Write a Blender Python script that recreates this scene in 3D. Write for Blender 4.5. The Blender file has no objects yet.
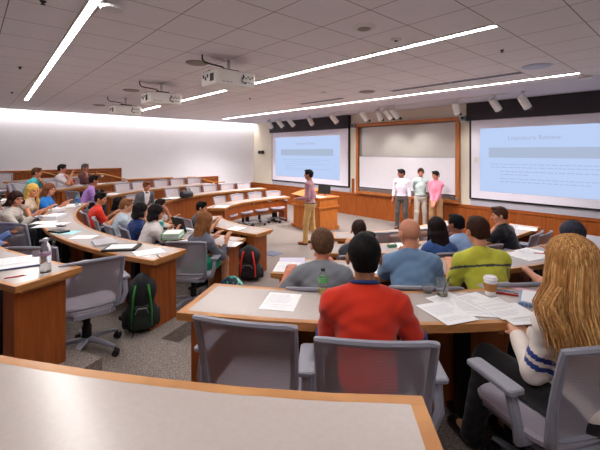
import bpy, math, random
import numpy as np
from mathutils import Vector, Matrix
random.seed(7); R = math.radians
SC = bpy.context.scene; COL = SC.collection
# ---------------------------------------------------------------- camera, world, exposure, large lights
CAM_H = 2.16; FPX = 372.0; YAW = math.atan2(.7454, .6664)
cam = bpy.data.objects.new('camera', bpy.data.cameras.new('camera')); COL.objects.link(cam)
cam.location = (0, 0, CAM_H); cam.rotation_euler = (R(90), 0, YAW)
cam.data.sensor_width = 36; cam.data.lens = 36*FPX/600; cam.data.shift_y = -(225-152)/600; cam.data.clip_start = .05
SC.camera = cam
w = bpy.data.worlds.new('world'); SC.world = w; w.use_nodes = True
w.node_tree.nodes['Background'].inputs[0].default_value = (.9, .93, 1, 1); w.node_tree.nodes['Background'].inputs[1].default_value = .05
SC.view_settings.view_transform = 'Standard'; SC.view_settings.look = 'None'; SC.view_settings.gamma = 1; SC.view_settings.use_curve_mapping = False
SC.view_settings.exposure = 0.0
SC.cycles.max_bounces = 8; SC.cycles.diffuse_bounces = 5
STRIP_POWER = 72.0      # the three linear ceiling lamps
COVE_POWER = 30.0       # lamp hidden in the wall cove
SPOT_POWER = 32.0       # each track spot
SCREEN_POWER = .95
X0, X1, Y0, Y1, ZC = -14.3, 1.7, -4.2, 9.9, 3.44
CX, CY = -6.4, 7.0; STEP = .16

def at(px, py, z):
    d = (CAM_H-z)*FPX/(py-152.0); r = (px-300)/FPX
    return (d*(-.7454+.6664*r), d*(.6664+.7454*r), z)
def dep(px, d, z=0):
    r = (px-300)/FPX
    return (d*(-.7454+.6664*r), d*(.6664+.7454*r), z)

# ---------------------------------------------------------------- materials
MATS = {}
def nodes(name):
    m = bpy.data.materials.new(name); m.use_nodes = True
    return m, m.node_tree.nodes, m.node_tree.links, m.node_tree.nodes['Principled BSDF']
def lin(c):
    return tuple(((v/255)/12.92 if v/255 <= .04045 else ((v/255+.055)/1.055)**2.4) for v in c)+(1,)
def mat(name, rgb, rough=.6, metal=0, noise=0, nscale=30, bump=0, spec=.5, sheen=0, trans=0, ior=1.45, alpha=1, stretch=None):
    key = (name, rgb)
    if key in MATS: return MATS[key]
    m, N, L, b = nodes(name)
    c = lin(rgb); b.inputs['Base Color'].default_value = c; b.inputs['Roughness'].default_value = rough
    b.inputs['Metallic'].default_value = metal; b.inputs['Specular IOR Level'].default_value = spec
    b.inputs['Transmission Weight'].default_value = trans; b.inputs['IOR'].default_value = ior; b.inputs['Alpha'].default_value = alpha
    if sheen: b.inputs['Sheen Weight'].default_value = sheen
    tc = N.new('ShaderNodeTexCoord'); mp = N.new('ShaderNodeMapping'); L.new(tc.outputs['Object'], mp.inputs[0])
    if stretch: mp.inputs['Scale'].default_value = stretch
    nz = N.new('ShaderNodeTexNoise'); nz.inputs['Scale'].default_value = nscale; nz.inputs['Detail'].default_value = 4; L.new(mp.outputs[0], nz.inputs[0])
    a = noise if noise else .04
    mx = N.new('ShaderNodeMixRGB'); mx.blend_type = 'MULTIPLY'; mx.inputs[0].default_value = 1; mx.inputs[1].default_value = c
    cr = N.new('ShaderNodeMapRange'); L.new(nz.outputs[0], cr.inputs[0]); cr.inputs[1].default_value = .3; cr.inputs[2].default_value = .7
    cr.inputs[3].default_value = 1-a; cr.inputs[4].default_value = 1+a*.6
    L.new(cr.outputs[0], mx.inputs[2]); L.new(mx.outputs[0], b.inputs['Base Color'])
    if bump:
        bp = N.new('ShaderNodeBump'); bp.inputs['Strength'].default_value = bump; bp.inputs['Distance'].default_value = .01
        L.new(nz.outputs[0], bp.inputs['Height']); L.new(bp.outputs[0], b.inputs['Normal'])
    MATS[key] = m
    return m
def cloth(rgb, name='woven_cloth'): return mat(name, rgb, .85, noise=.12, nscale=9, bump=.35, sheen=.2, spec=.2)
def skin(rgb): return mat('skin', rgb, .5, noise=.08, nscale=14, spec=.35)
def hairm(rgb): return mat('hair', rgb, .62, noise=.45, nscale=14, bump=.3, stretch=(9, 9, .8), spec=.12)
def emis(name, rgb, p):
    m = bpy.data.materials.new(name); m.use_nodes = True; N = m.node_tree.nodes; L = m.node_tree.links
    N.remove(N['Principled BSDF']); e = N.new('ShaderNodeEmission'); e.inputs[0].default_value = lin(rgb); e.inputs[1].default_value = p
    L.new(e.outputs[0], N['Material Output'].inputs[0]); return m
def wood(name, rgb, axis='z'):
    m, N, L, b = nodes(name)
    tc = N.new('ShaderNodeTexCoord'); mp = N.new('ShaderNodeMapping'); L.new(tc.outputs['Object'], mp.inputs[0])
    mp.inputs['Scale'].default_value = (9, 9, .7) if axis == 'z' else (1.5, 1.5, 20)
    nz = N.new('ShaderNodeTexNoise'); nz.inputs['Scale'].default_value = 3; nz.inputs['Detail'].default_value = 6; nz.inputs['Distortion'].default_value = .6
    L.new(mp.outputs[0], nz.inputs[0]); cr = N.new('ShaderNodeValToRGB'); L.new(nz.outputs[0], cr.inputs[0])
    c = lin(rgb); cr.color_ramp.elements[0].position = .3; cr.color_ramp.elements[1].position = .72
    cr.color_ramp.elements[0].color = (c[0]*.74, c[1]*.68, c[2]*.6, 1); cr.color_ramp.elements[1].color = (c[0]*1.12, c[1]*1.14, c[2]*1.15, 1)
    L.new(cr.outputs[0], b.inputs['Base Color']); b.inputs['Roughness'].default_value = .4; b.inputs['Specular IOR Level'].default_value = .3
    return m
WOOD = wood('cherry_veneer', (152, 80, 32)); EDGE = wood('cherry_edge', (184, 128, 76), 'h')
PODW = wood('podium_veneer', (196, 116, 52))
LAM = mat('warm_grey_laminate', (178, 167, 163), .26, noise=.03, nscale=60)
WALL = mat('white_wall_paint', (240, 240, 246), .8, noise=.015, nscale=3)
CREAM = mat('cream_wall_paint', (214, 206, 190), .8, noise=.02, nscale=3)
GYP = mat('ceiling_gypsum', (205, 200, 210), .85)  # white plaster; its faint blue paints in the projectors' light
BLACKP = mat('black_plastic', (22, 22, 26), .45); BLACKM = mat('black_steel', (18, 16, 18), .5, metal=.2)
PAPER = mat('white_paper', (240, 240, 244), .75, noise=.02)
CHROME = mat('brushed_aluminium', (190, 190, 196), .3, metal=.9)
def carpet():
    m, N, L, b = nodes('carpet'); tc = N.new('ShaderNodeTexCoord')
    n1 = N.new('ShaderNodeTexNoise'); n1.inputs['Scale'].default_value = 110; n1.inputs['Detail'].default_value = 3
    n2 = N.new('ShaderNodeTexNoise'); n2.inputs['Scale'].default_value = 1.3
    L.new(tc.outputs['Object'], n1.inputs[0]); L.new(tc.outputs['Object'], n2.inputs[0])
    cr = N.new('ShaderNodeValToRGB'); L.new(n1.outputs[0], cr.inputs[0]); cr.color_ramp.elements[0].position = .33; cr.color_ramp.elements[1].position = .68
    cr.color_ramp.elements[0].color = lin((90, 81, 76)); cr.color_ramp.elements[1].color = lin((174, 162, 156))
    mx = N.new('ShaderNodeMixRGB'); mx.blend_type = 'MULTIPLY'; mx.inputs[0].default_value = .25; L.new(cr.outputs[0], mx.inputs[1]); L.new(n2.outputs[0], mx.inputs[2])
    L.new(mx.outputs[0], b.inputs['Base Color']); b.inputs['Roughness'].default_value = .95; b.inputs['Specular IOR Level'].default_value = .1
    bp = N.new('ShaderNodeBump'); bp.inputs['Strength'].default_value = .4; L.new(n1.outputs[0], bp.inputs['Height']); L.new(bp.outputs[0], b.inputs['Normal'])
    return m
CARPET = carpet()
def tilemat():
    m, N, L, b = nodes('ceiling_tiles'); tc = N.new('ShaderNodeTexCoord'); sp = N.new('ShaderNodeSeparateXYZ'); L.new(tc.outputs['Object'], sp.inputs[0])
    def line(sock, off):
        a = N.new('ShaderNodeMath'); a.operation = 'SUBTRACT'; L.new(sock, a.inputs[0]); a.inputs[1].default_value = off-61*.61-.003
        f = N.new('ShaderNodeMath'); f.operation = 'MODULO'; L.new(a.outputs[0], f.inputs[0]); f.inputs[1].default_value = .61
        g = N.new('ShaderNodeMath'); g.operation = 'LESS_THAN'; L.new(f.outputs[0], g.inputs[0]); g.inputs[1].default_value = .009
        return g
    gx = line(sp.outputs[0], -1.47); gy = line(sp.outputs[1], 3.92)
    mxm = N.new('ShaderNodeMath'); mxm.operation = 'MAXIMUM'; L.new(gx.outputs[0], mxm.inputs[0]); L.new(gy.outputs[0], mxm.inputs[1])
    nz = N.new('ShaderNodeTexNoise'); nz.inputs['Scale'].default_value = 220; L.new(tc.outputs['Object'], nz.inputs[0])
    cr = N.new('ShaderNodeValToRGB'); L.new(nz.outputs[0], cr.inputs[0])
    cr.color_ramp.elements[0].color = lin((226, 223, 226)); cr.color_ramp.elements[1].color = lin((236, 233, 236))
    mx = N.new('ShaderNodeMixRGB'); L.new(mxm.outputs[0], mx.inputs[0]); L.new(cr.outputs[0], mx.inputs[1]); mx.inputs[2].default_value = lin((140, 124, 120))
    L.new(mx.outputs[0], b.inputs['Base Color']); b.inputs['Roughness'].default_value = .9; b.inputs['Specular IOR Level'].default_value = .1
    return m

# ---------------------------------------------------------------- mesh helpers
class MB:
    def __init__(s): s.v = []; s.f = []; s.m = []
    def add(s, vs, fs, mi=0):
        o = len(s.v); s.v += [tuple(v) for v in vs]; s.f += [tuple(i+o for i in f) for f in fs]; s.m += [mi]*len(fs)
        return s
    def box(s, c, d, rz=0, M=None, mi=0, b=0):
        hx, hy, hz = d[0]/2, d[1]/2, d[2]/2
        if b:
            b = min(b, hx*.9, hy*.9, hz*.9); vs = []
            ring = lambda ax, ay, z: [(-ax+b, -ay, z), (ax-b, -ay, z), (ax, -ay+b, z), (ax, ay-b, z), (ax-b, ay, z), (-ax+b, ay, z), (-ax, ay-b, z), (-ax, -ay+b, z)]
            vs = ring(hx-b*.5, hy-b*.5, -hz)+ring(hx, hy, -hz+b*.5)+ring(hx, hy, hz-b*.5)+ring(hx-b*.5, hy-b*.5, hz)
            fs = [tuple(range(7, -1, -1)), tuple(range(24, 32))]
            for k in range(3):
                for i in range(8): j = (i+1) % 8; fs.append((k*8+i, k*8+j, k*8+8+j, k*8+8+i))
        else:
            vs = [(x, y, z) for z in (-hz, hz) for x, y in ((-hx, -hy), (hx, -hy), (hx, hy), (-hx, hy))]
            fs = [(3, 2, 1, 0), (4, 5, 6, 7), (0, 1, 5, 4), (1, 2, 6, 5), (2, 3, 7, 6), (3, 0, 4, 7)]
        T = Matrix.Translation(c) @ Matrix.Rotation(rz, 4, 'Z')
        if M is not None: T = T @ M.to_4x4()
        return s.add([T @ Vector(v) for v in vs], fs, mi)
    def tube(s, pts, r, n=8, mi=0, flat=1.0, caps=True):
        pts = [Vector(p) for p in pts]; rs = r if isinstance(r, (list, tuple)) else [r]*len(pts); vs = []; fs = []
        up = None
        for i, p in enumerate(pts):
            t = (pts[min(i+1, len(pts)-1)]-pts[max(i-1, 0)]).normalized()
            if up is None: up = Vector((0, 0, 1)) if abs(t.z) < .9 else Vector((1, 0, 0))
            a = t.cross(up)
            if a.length < 1e-4: a = t.cross(Vector((0, 1, 0)))
            a.normalize(); bb = a.cross(t).normalized(); up = bb
            for k in range(n):
                g = 2*math.pi*k/n; vs.append(p+a*math.cos(g)*rs[i]+bb*math.sin(g)*rs[i]*flat)
        for i in range(len(pts)-1):
            for k in range(n): j = (k+1) % n; fs.append((i*n+k, i*n+j, (i+1)*n+j, (i+1)*n+k))
        if caps: fs += [tuple(range(n-1, -1, -1)), tuple(range((len(pts)-1)*n, len(pts)*n))]
        return s.add(vs, fs, mi)
    def lathe(s, prof, c=(0, 0, 0), n=20, mi=0, M=None):
        vs = []; fs = []; T = Matrix.Translation(c)
        if M is not None: T = T @ M.to_4x4()
        for r, z in prof:
            for k in range(n): g = 2*math.pi*k/n; vs.append(T @ Vector((r*math.cos(g), r*math.sin(g), z)))
        for i in range(len(prof)-1):
            for k in range(n): j = (k+1) % n; fs.append((i*n+k, i*n+j, (i+1)*n+j, (i+1)*n+k))
        fs += [tuple(range(n-1, -1, -1)), tuple(range((len(prof)-1)*n, len(prof)*n))]
        return s.add(vs, fs, mi)
    def prism(s, poly, z0, z1, mi=0):
        n = len(poly); vs = [(x, y, z0) for x, y in poly]+[(x, y, z1) for x, y in poly]
        fs = [tuple(range(n-1, -1, -1)), tuple(range(n, 2*n))]+[(i, (i+1) % n, n+(i+1) % n, n+i) for i in range(n)]
        return s.add(vs, fs, mi)
    def build(s, name, m, parent=None, smooth=False, loc=None, rz=0):
        me = bpy.data.meshes.new(name); me.from_pydata([tuple(v) for v in s.v], [], s.f)
        for q in (m if isinstance(m, (list, tuple)) else [m]): me.materials.append(q)
        if any(s.m): me.polygons.foreach_set('material_index', s.m)
        if smooth: me.polygons.foreach_set('use_smooth', [True]*len(s.f))
        me.update(); o = bpy.data.objects.new(name, me); COL.objects.link(o)
        if parent: o.parent = parent
        if loc is not None: o.location = loc
        o.rotation_euler[2] = rz
        return o
def smooth_auto(o, ang=40):
    me = o.data; me.polygons.foreach_set('use_smooth', [True]*len(me.polygons)); me.set_sharp_from_angle(angle=R(ang)); return o
def tag(o, label=None, cat=None, group=None, kind=None):
    if label: o['label'] = label
    if cat: o['category'] = cat
    if group: o['group'] = group
    if kind: o['kind'] = kind
    return o
def empty(name, loc, rz=0):
    o = bpy.data.objects.new(name, None); COL.objects.link(o); o.location = loc; o.rotation_euler[2] = rz; o.empty_display_size = .1
    return o
def kids(o): return KID.get(o.name, [])
def copy_tree(o, parent=None):
    c = o.copy(); COL.objects.link(c)
    if parent: c.parent = parent
    for ch in [x for x in ALLCH(o)]: copy_tree(ch, c)
    return c
def ALLCH(o): return list(o.children)
def struct(o): o['kind'] = 'structure'; return o

# ---------------------------------------------------------------- the seating curve
def flat(th):
    a = abs(math.degrees(th)); u = min(1, max(0, (a-40)/50)); return 1-.085*u*u*(3-2*u)
def P(r, deg):
    th = R(deg); q = r*flat(th); return (CX+q*math.sin(th), CY-q*math.cos(th))
def arc_slab(mb, r0, r1, a0, a1, z0, z1, step=2.0, mi=0):
    n = max(1, int(abs(a1-a0)/step)); vs = []; fs = []
    for i in range(n+1):
        a = a0+(a1-a0)*i/n; p = P(r0, a); q = P(r1, a)
        vs += [(p[0], p[1], z0), (q[0], q[1], z0), (q[0], q[1], z1), (p[0], p[1], z1)]
    for i in range(n):
        o = i*4
        for k in range(4): j = (k+1) % 4; fs.append((o+k, o+j, o+4+j, o+4+k))
    fs += [(0, 3, 2, 1), (n*4, n*4+1, n*4+2, n*4+3)]
    return mb.add(vs, fs, mi)
RIN = [2.85, 4.35, 5.68, 6.95, 8.28]; DD = .5

# ================================================================ structure
def platform(t, ymax):
    rho = RIN[t]-.06; AIS = ((26.3, 36), (-36, -26.3)); vs = []; fs = []
    angs = [a*.75 for a in range(-160, 161)]+[26.29, 26.31, 35.99, 36.01, -26.29, -26.31, -35.99, -36.01]
    for cx_, cy_ in ((X0, Y0), (X1, Y0), (X0, ymax), (X1, ymax)): angs.append(math.degrees(math.atan2(cx_-CX, -(cy_-CY))))
    rows = []
    for a in sorted(angs):
        rr = rho+(.6 if any(l < a < h for l, h in AIS) and t < 4 else 0); p = P(rr, a)
        if p[1] > ymax or p[0] < X0 or p[0] > X1: continue
        dx, dy = math.sin(R(a)), -math.cos(R(a)); k = []
        if dx > 1e-6: k.append((X1-CX)/dx)
        if dx < -1e-6: k.append((X0-CX)/dx)
        if dy > 1e-6: k.append((ymax-CY)/dy)
        if dy < -1e-6: k.append((Y0-CY)/dy)
        kk = min(k); rows.append((p, (CX+kk*dx, CY+kk*dy)))
    z = STEP*t; n = len(rows)
    for p, q in rows: vs += [(p[0], p[1], 0), (p[0], p[1], z), (q[0], q[1], z), (q[0], q[1], 0)]
    for i in range(n-1):
        for k in range(3): fs.append((i*4+k, i*4+k+1, i*4+4+k+1, i*4+4+k))
    fs += [(3, 2, 1, 0), ((n-1)*4, (n-1)*4+1, (n-1)*4+2, (n-1)*4+3)]
    return struct(MB().add(vs, fs).build('floor_tier', CARPET))
struct(MB().box(((X0+X1)/2, (Y0+Y1)/2, -.05), (X1-X0+.4, Y1-Y0+.4, .1)).build('floor', CARPET))
for t, ym in ((1, 7.98), (2, 7.96), (3, 4.1), (4, 4.06)): platform(t, ym)
TILE = tilemat()
struct(MB().box(((X0+.25+X1)/2, (Y0+7.75)/2, ZC+.03), (X1-X0-.25, 7.75-Y0, .06)).build('ceiling', TILE))
struct(MB().box(((X0+.25+X1)/2, (7.75+Y1)/2, ZC+.03), (X1-X0-.25, Y1-7.75, .06)).build('ceiling_front', GYP))
struct(MB().box((X0+.05, (Y0+Y1)/2, ZC+.33), (.9, Y1-Y0+.4, .05)).box((X0+.27, (Y0+Y1)/2, ZC+.18), (.03, Y1-Y0, .3)).build('ceiling_cove', GYP))
struct(MB().box((X0-.1, (Y0+Y1)/2, 1.8), (.2, Y1-Y0+.4, 4)).build('wall_left', WALL))
struct(MB().box((X1+.1, (Y0+Y1)/2, 1.8), (.2, Y1-Y0+.4, 4)).build('wall_right', WALL))
struct(MB().box(((X0+X1)/2, Y1+.1, 1.8), (X1-X0, .2, 4)).build('wall_front', CREAM))
struct(MB().box(((X0+X1)/2, Y0-.1, 1.8), (X1-X0, .2, 4)).build('wall_back', WALL))
# wainscot with chair rail, in panels, stepping up with the tiers along the left wall
def wainscot(name, pts, ztop, zb=0):
    mb = MB(); (xa, ya), (xb, yb) = pts; L_ = math.hypot(xb-xa, yb-ya); rz = math.atan2(yb-ya, xb-xa); n = max(1, round(L_/.62))
    for i in range(n):
        u = (i+.5)/n; mb.box((xa+(xb-xa)*u, ya+(yb-ya)*u, (ztop-.09+zb)/2), (L_/n-.008, .03, ztop-.09-zb), rz)
    mb.box(((xa+xb)/2, (ya+yb)/2, ztop-.04), (L_, .055, .08), rz, b=.01)
    mb.box(((xa+xb)/2, (ya+yb)/2, zb+.05), (L_, .045, .1), rz)
    return struct(mb.build(name, WOOD))
wainscot('trim_1', [(X0+.02, Y0), (X0+.02, 4.1)], 1.59, .6)
wainscot('trim_2', [(X0+.02, 4.12), (X0+.02, 8.0)], 1.13, .3)
wainscot('trim_3', [(X0+.02, 8.02), (X0+.02, Y1)], .77)
wainscot('trim_4', [(X0, Y1-.02), (X1, Y1-.02)], .76)
struct(MB().box((X0+.03, 4.11, .8), (.07, .04, 1.58)).box((X0+.03, 8.01, .56), (.07, .04, 1.13)).build('trim_5', WOOD))
# thin trims of the wood under the valances and the pier strips of cream
struct(MB().box((-12.72, Y1-.015, 1.0), (.12, .03, .5)).box((-8.32, Y1-.015, 1.0), (.1, .03, .5)).box((-4.2, Y1-.015, 1.0), (.1, .03, .5)).build('trim_6', WOOD))
# ================================================================ ceiling lamps, cove lamp, front fixtures
LED = emis('led_diffuser', (255, 250, 245), STRIP_POWER); WHT = mat('white_enamel', (214, 212, 210), .4)
for (xa, xb, y, lab) in ((-11.2, .6, .86, 'long linear ceiling light closest to the back of the hall, above the seating'), (-11.8, -1.47, 3.95, 'long linear ceiling light beside the three projectors'),
                    (-12.6, -1.46, 7.32, 'long linear ceiling light running just before the track spotlights')):
    e = tag(empty('linear_light', ((xa+xb)/2, y, ZC), R(-2) if y == .86 else 0), lab, 'ceiling light', 'linear ceiling lights'); L_ = xb-xa
    MB().box((0, 0, -.008), (L_, .066, .012)).build('diffuser', LED, e)
    MB().box((0, -.041, -.008), (L_+.02, .016, .02)).box((0, .041, -.008), (L_+.02, .018, .02)).box((-L_/2-.005, 0, -.008), (.012, .1, .02)).box((L_/2+.005, 0, -.008), (.012, .1, .02)).build('frame', WHT, e)
COVE = emis('cove_diffuser', (255, 250, 240), COVE_POWER)
tag(MB().box((X0+.13, (Y0+Y1)/2, ZC+.27), (.1, Y1-Y0-.2, .03)).build('cove_light', COVE), 'hidden linear lamp in the slot above the long white side wall', 'cove light')
# track spotlights
def spot(px, lab, i, py=None):
    r = (px-300)/FPX; yy = 8.75; d = yy/(.6664+.7454*r); x = d*(-.7454+.6664*r)
    e = tag(empty('track_spotlight', (x, yy, ZC)), lab, 'spotlight', 'track spotlights before the front wall'); e.scale = (1.35, 1.35, 1.35)
    MB().lathe([(.035, -.02), (.035, 0)], n=12).tube([(0, 0, -.01), (0, 0, -.1)], .011, 6).build('stem', WHT, e)
    dirn = Vector((.25 if i % 3 else -.1, .62, -.75)).normalized(); q = Vector((0, 0, 1)).rotation_difference(-dirn).to_matrix()
    h = MB().lathe([(.02, .12), (.055, .11), (.06, .06), (.06, -.12), (.052, -.12), (.045, -.09)], (0, .0, -.16), 16, M=q); smooth_auto(h.build('lamp_head', WHT, e))
    MB().box(tuple(Vector((0, 0, -.16))+dirn*.14+Vector((.05, 0, 0))), (.05, .03, .05), M=q, b=.008).box(tuple(Vector((0, 0, -.16))+dirn*.14), (.11, .03, .03), M=q, b=.008).build('barn_door', BLACKP, e)
    la = bpy.data.lights.new('lamp', 'SPOT'); la.energy = SPOT_POWER; la.spot_size = R(75); la.spot_blend = .9; la.shadow_soft_size = .05; la.color = (1, .95, .9)
    lo = bpy.data.objects.new('lamp', la); COL.objects.link(lo); lo.parent = e; lo.location = Vector((0, 0, -.16))+dirn*.2
    lo.rotation_euler = dirn.to_track_quat('-Z', 'Y').to_euler()
for i, (px, lab) in enumerate([(270, 'white track spotlight closest to the white side wall'), (280, 'second white track spotlight from the white side wall'), (291, 'third white track spotlight from the white side wall, before the dark valance'),
        (310.5, 'white track spotlight above the middle of the far projection screen'), (334, 'white track spotlight above the whiteboard side of the far screen'), (364, 'lone white track spotlight over the upper corner of the whiteboard'),
        (379, 'first of three bunched white spotlights above the whiteboard'), (388, 'middle one of three bunched white spotlights above the whiteboard'), (394.5, 'last of three bunched white spotlights above the whiteboard'),
        (456, 'white track spotlight above the gap between whiteboard and near screen'), (495, 'white track spotlight above the near end of the big screen valance'), (524, 'white track spotlight closest to the round ceiling disc near the big screen')]):
    spot(px, lab, i)
tk = MB().box((-7.8, 8.75, ZC-.008), (9.6, .035, .016)).build('lighting_track', WHT); tag(tk, 'thin white ceiling track carrying the row of spotlights', 'track')
# recessed slot diffusers
VENT = mat('diffuser_grey', (70, 66, 70), .6); BLUV = mat('diffuser_pale', (180, 184, 205), .4)
for pa, pb, lab in (((391, 91), (450, 82.5), 'dark slot air diffuser in the ceiling above the whiteboard'), ((450, 82.5), (524, 73), 'slot air diffuser in the ceiling above the near screen'), ((300, 104), (347, 98.5), 'slot air diffuser in the ceiling above the far screen')):
    a = at(*pa, ZC); b = at(*pb, ZC); xm = (a[0]+b[0])/2; L_ = abs(b[0]-a[0]); ym = 6.62
    e = tag(empty('slot_diffuser', (xm, ym, ZC)), lab, 'air vent', 'slot air diffusers')
    MB().box((0, 0, -.004), (L_-.04, .12, .006)).build('slot', VENT, e)
    MB().box((0, -.066, -.006), (L_, .012, .012)).box((0, .066, -.006), (L_, .015, .012)).build('frame', BLUV, e)
def disc(name, px, py, r, m, lab, cat, prof=None, core=None):
    x, y, _ = at(px, py, ZC); e = tag(empty(name, (x, y, ZC)), lab, cat)
    smooth_auto(MB().lathe(prof or [(r*.3, -.02), (r*.85, -.02), (r, -.006), (r, 0)], n=28).build('rim' if core else 'housing', m, e))
    if core: smooth_auto(MB().lathe([(core[0]*.2, -.028), (core[0]*.8, -.028), (core[0], -.02), (core[0], -.01)], n=20).build('core', core[1], e))
GR = mat('speaker_grille', (150, 142, 136), .7, noise=.2, nscale=300)
disc('ceiling_speaker', 364, 27, .12, WHT, 'round white ceiling speaker between the first projector and the middle lamp', 'ceiling speaker', core=(.07, GR))
disc('ceiling_sensor', 396, 39, .06, WHT, 'small white ceiling sensor beside the middle linear light', 'sensor', core=(.022, BLACKP))
disc('ceiling_speaker', 197, 62.5, .16, GR, 'flat round ceiling speaker beside the closest projector', 'ceiling speaker')
disc('ceiling_speaker', 131, 90, .16, GR, 'flat round ceiling speaker beside the middle projector', 'ceiling speaker')
disc('ceiling_speaker', 99, 105, .16, GR, 'flat round ceiling speaker beside the projector farthest away', 'ceiling speaker')
disc('ceiling_speaker', 367, 91.5, .17, GR, 'flat dark round ceiling speaker before the whiteboard slot diffuser', 'ceiling speaker')
disc('ceiling_speaker', 537, 66, .2, BLUV, 'large pale flat disc in the ceiling before the last linear light', 'ceiling speaker')
disc('smoke_detector', 585, 76, .1, WHT, 'white disc on the ceiling at the end of the front linear light', 'smoke detector', prof=[(.04, -.05), (.09, -.045), (.1, -.02), (.1, 0)])
disc('downlight', 324, 92, .05, WHT, 'tiny white recessed fitting before the front light', 'downlight')
disc('downlight', 484, 87.5, .05, WHT, 'tiny white recessed fitting between track and front light, near the big screen', 'downlight')
disc('smoke_detector', 112, 5, .09, WHT, 'white ceiling disc right beside the closest linear light', 'smoke detector', prof=[(.04, -.05), (.09, -.045), (.1, -.02), (.1, 0)])
for px, py, lab in ((43, 0.5, 'dark sprinkler head nearest the back, over the seating'), (20, 67, 'dark sprinkler head nearest the white side wall cove'), (12, 92, 'dark sprinkler head at the far end of the closest linear light'),
                    (250, 98, 'dark sprinkler head between the two front linear lights'), (502, 50, 'dark sprinkler head before the pale ceiling disc')):
    x, y, _ = at(px, max(py, 1), ZC); tag(MB().lathe([(.006, -.035), (.02, -.03), (.008, -.02), (.026, -.006), (.026, 0)], (x, y, ZC), 12).build('sprinkler', BLACKP), lab, 'sprinkler', 'ceiling sprinklers')

# projectors
PW = mat('projector_casing', (240, 238, 232), .5); 
def make_projector(x, y, lab):
    e = tag(empty('projector', (x, y, ZC), R(90)), lab, 'projector', 'ceiling projectors'); e.scale = (.92, .92, 1.0)
    MB().lathe([(.06, -.012), (.06, 0)], n=16).tube([(0, 0, -.01), (0, 0, -.17)], .024, 10).build('pole', CHROME, e)
    MB().box((0, 0, -.175), (.26, .2, .03), b=.01).box((-.2, .1, -.2), (.16, .07, .05), b=.01).box((.2, 0, -.185), (.12, .16, .02)).lathe([(.05, -.16), (.075, -.17)], n=12).build('bracket', BLACKP, e)
    cs = MB().box((0, 0, -.30), (.66, .48, .20), b=.03); cs.build('casing', PW, e)
    smooth_auto(MB().lathe([(.055, 0), (.065, .01), (.065, .09), (.05, .09), (.04, .06)], (.325, .05, -.3), 18, M=Matrix.Rotation(R(90), 3, 'Y')).build('lens', BLACKP, e))
    v = MB()
    for k in range(5): v.box((-.333, -.14+k*.022, -.3), (.006, .01, .1)); 
    for k in range(3): v.box((-.333, .03+k*.06, -.27-.03*(k % 2)), (.006, .035, .045))
    v.build('vent_grille', VENT, e)
    p = MB()
    for k in range(6): p.box((.08+k*.035, -.242, -.285+.02*(k % 2)), (.022, .006, .014))
    for k in range(4): p.box((.1+k*.05, -.242, -.34), (.03, .006, .01))
    for k in range(3): p.box((-.22+k*.06, -.242, -.36), (.035, .004, .006))
    p.build('port_panel', BLACKP, e)
    MB().tube([(-.42, .02, -.0), (-.42, .02, -.06), (-.38, .02, -.1), (-.1, .02, -.12), (-.05, 0, -.16)], .011, 6).build('power_cable', BLACKP, e)
    MB().tube([(.06, -.05, -.17), (.1, -.2, -.2), (.1, -.262, -.27), (.06, -.262, -.33), (.14, -.25, -.36)], .009, 6).build('signal_cable', BLACKP, e)
make_projector(-4.47, 2.68, 'white ceiling projector nearest to the back of the hall, seen largest')
make_projector(-6.9, 2.70, 'white ceiling projector in the middle of the three')
make_projector(-9.35, 2.80, 'white ceiling projector hanging nearest the white side wall')

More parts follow.
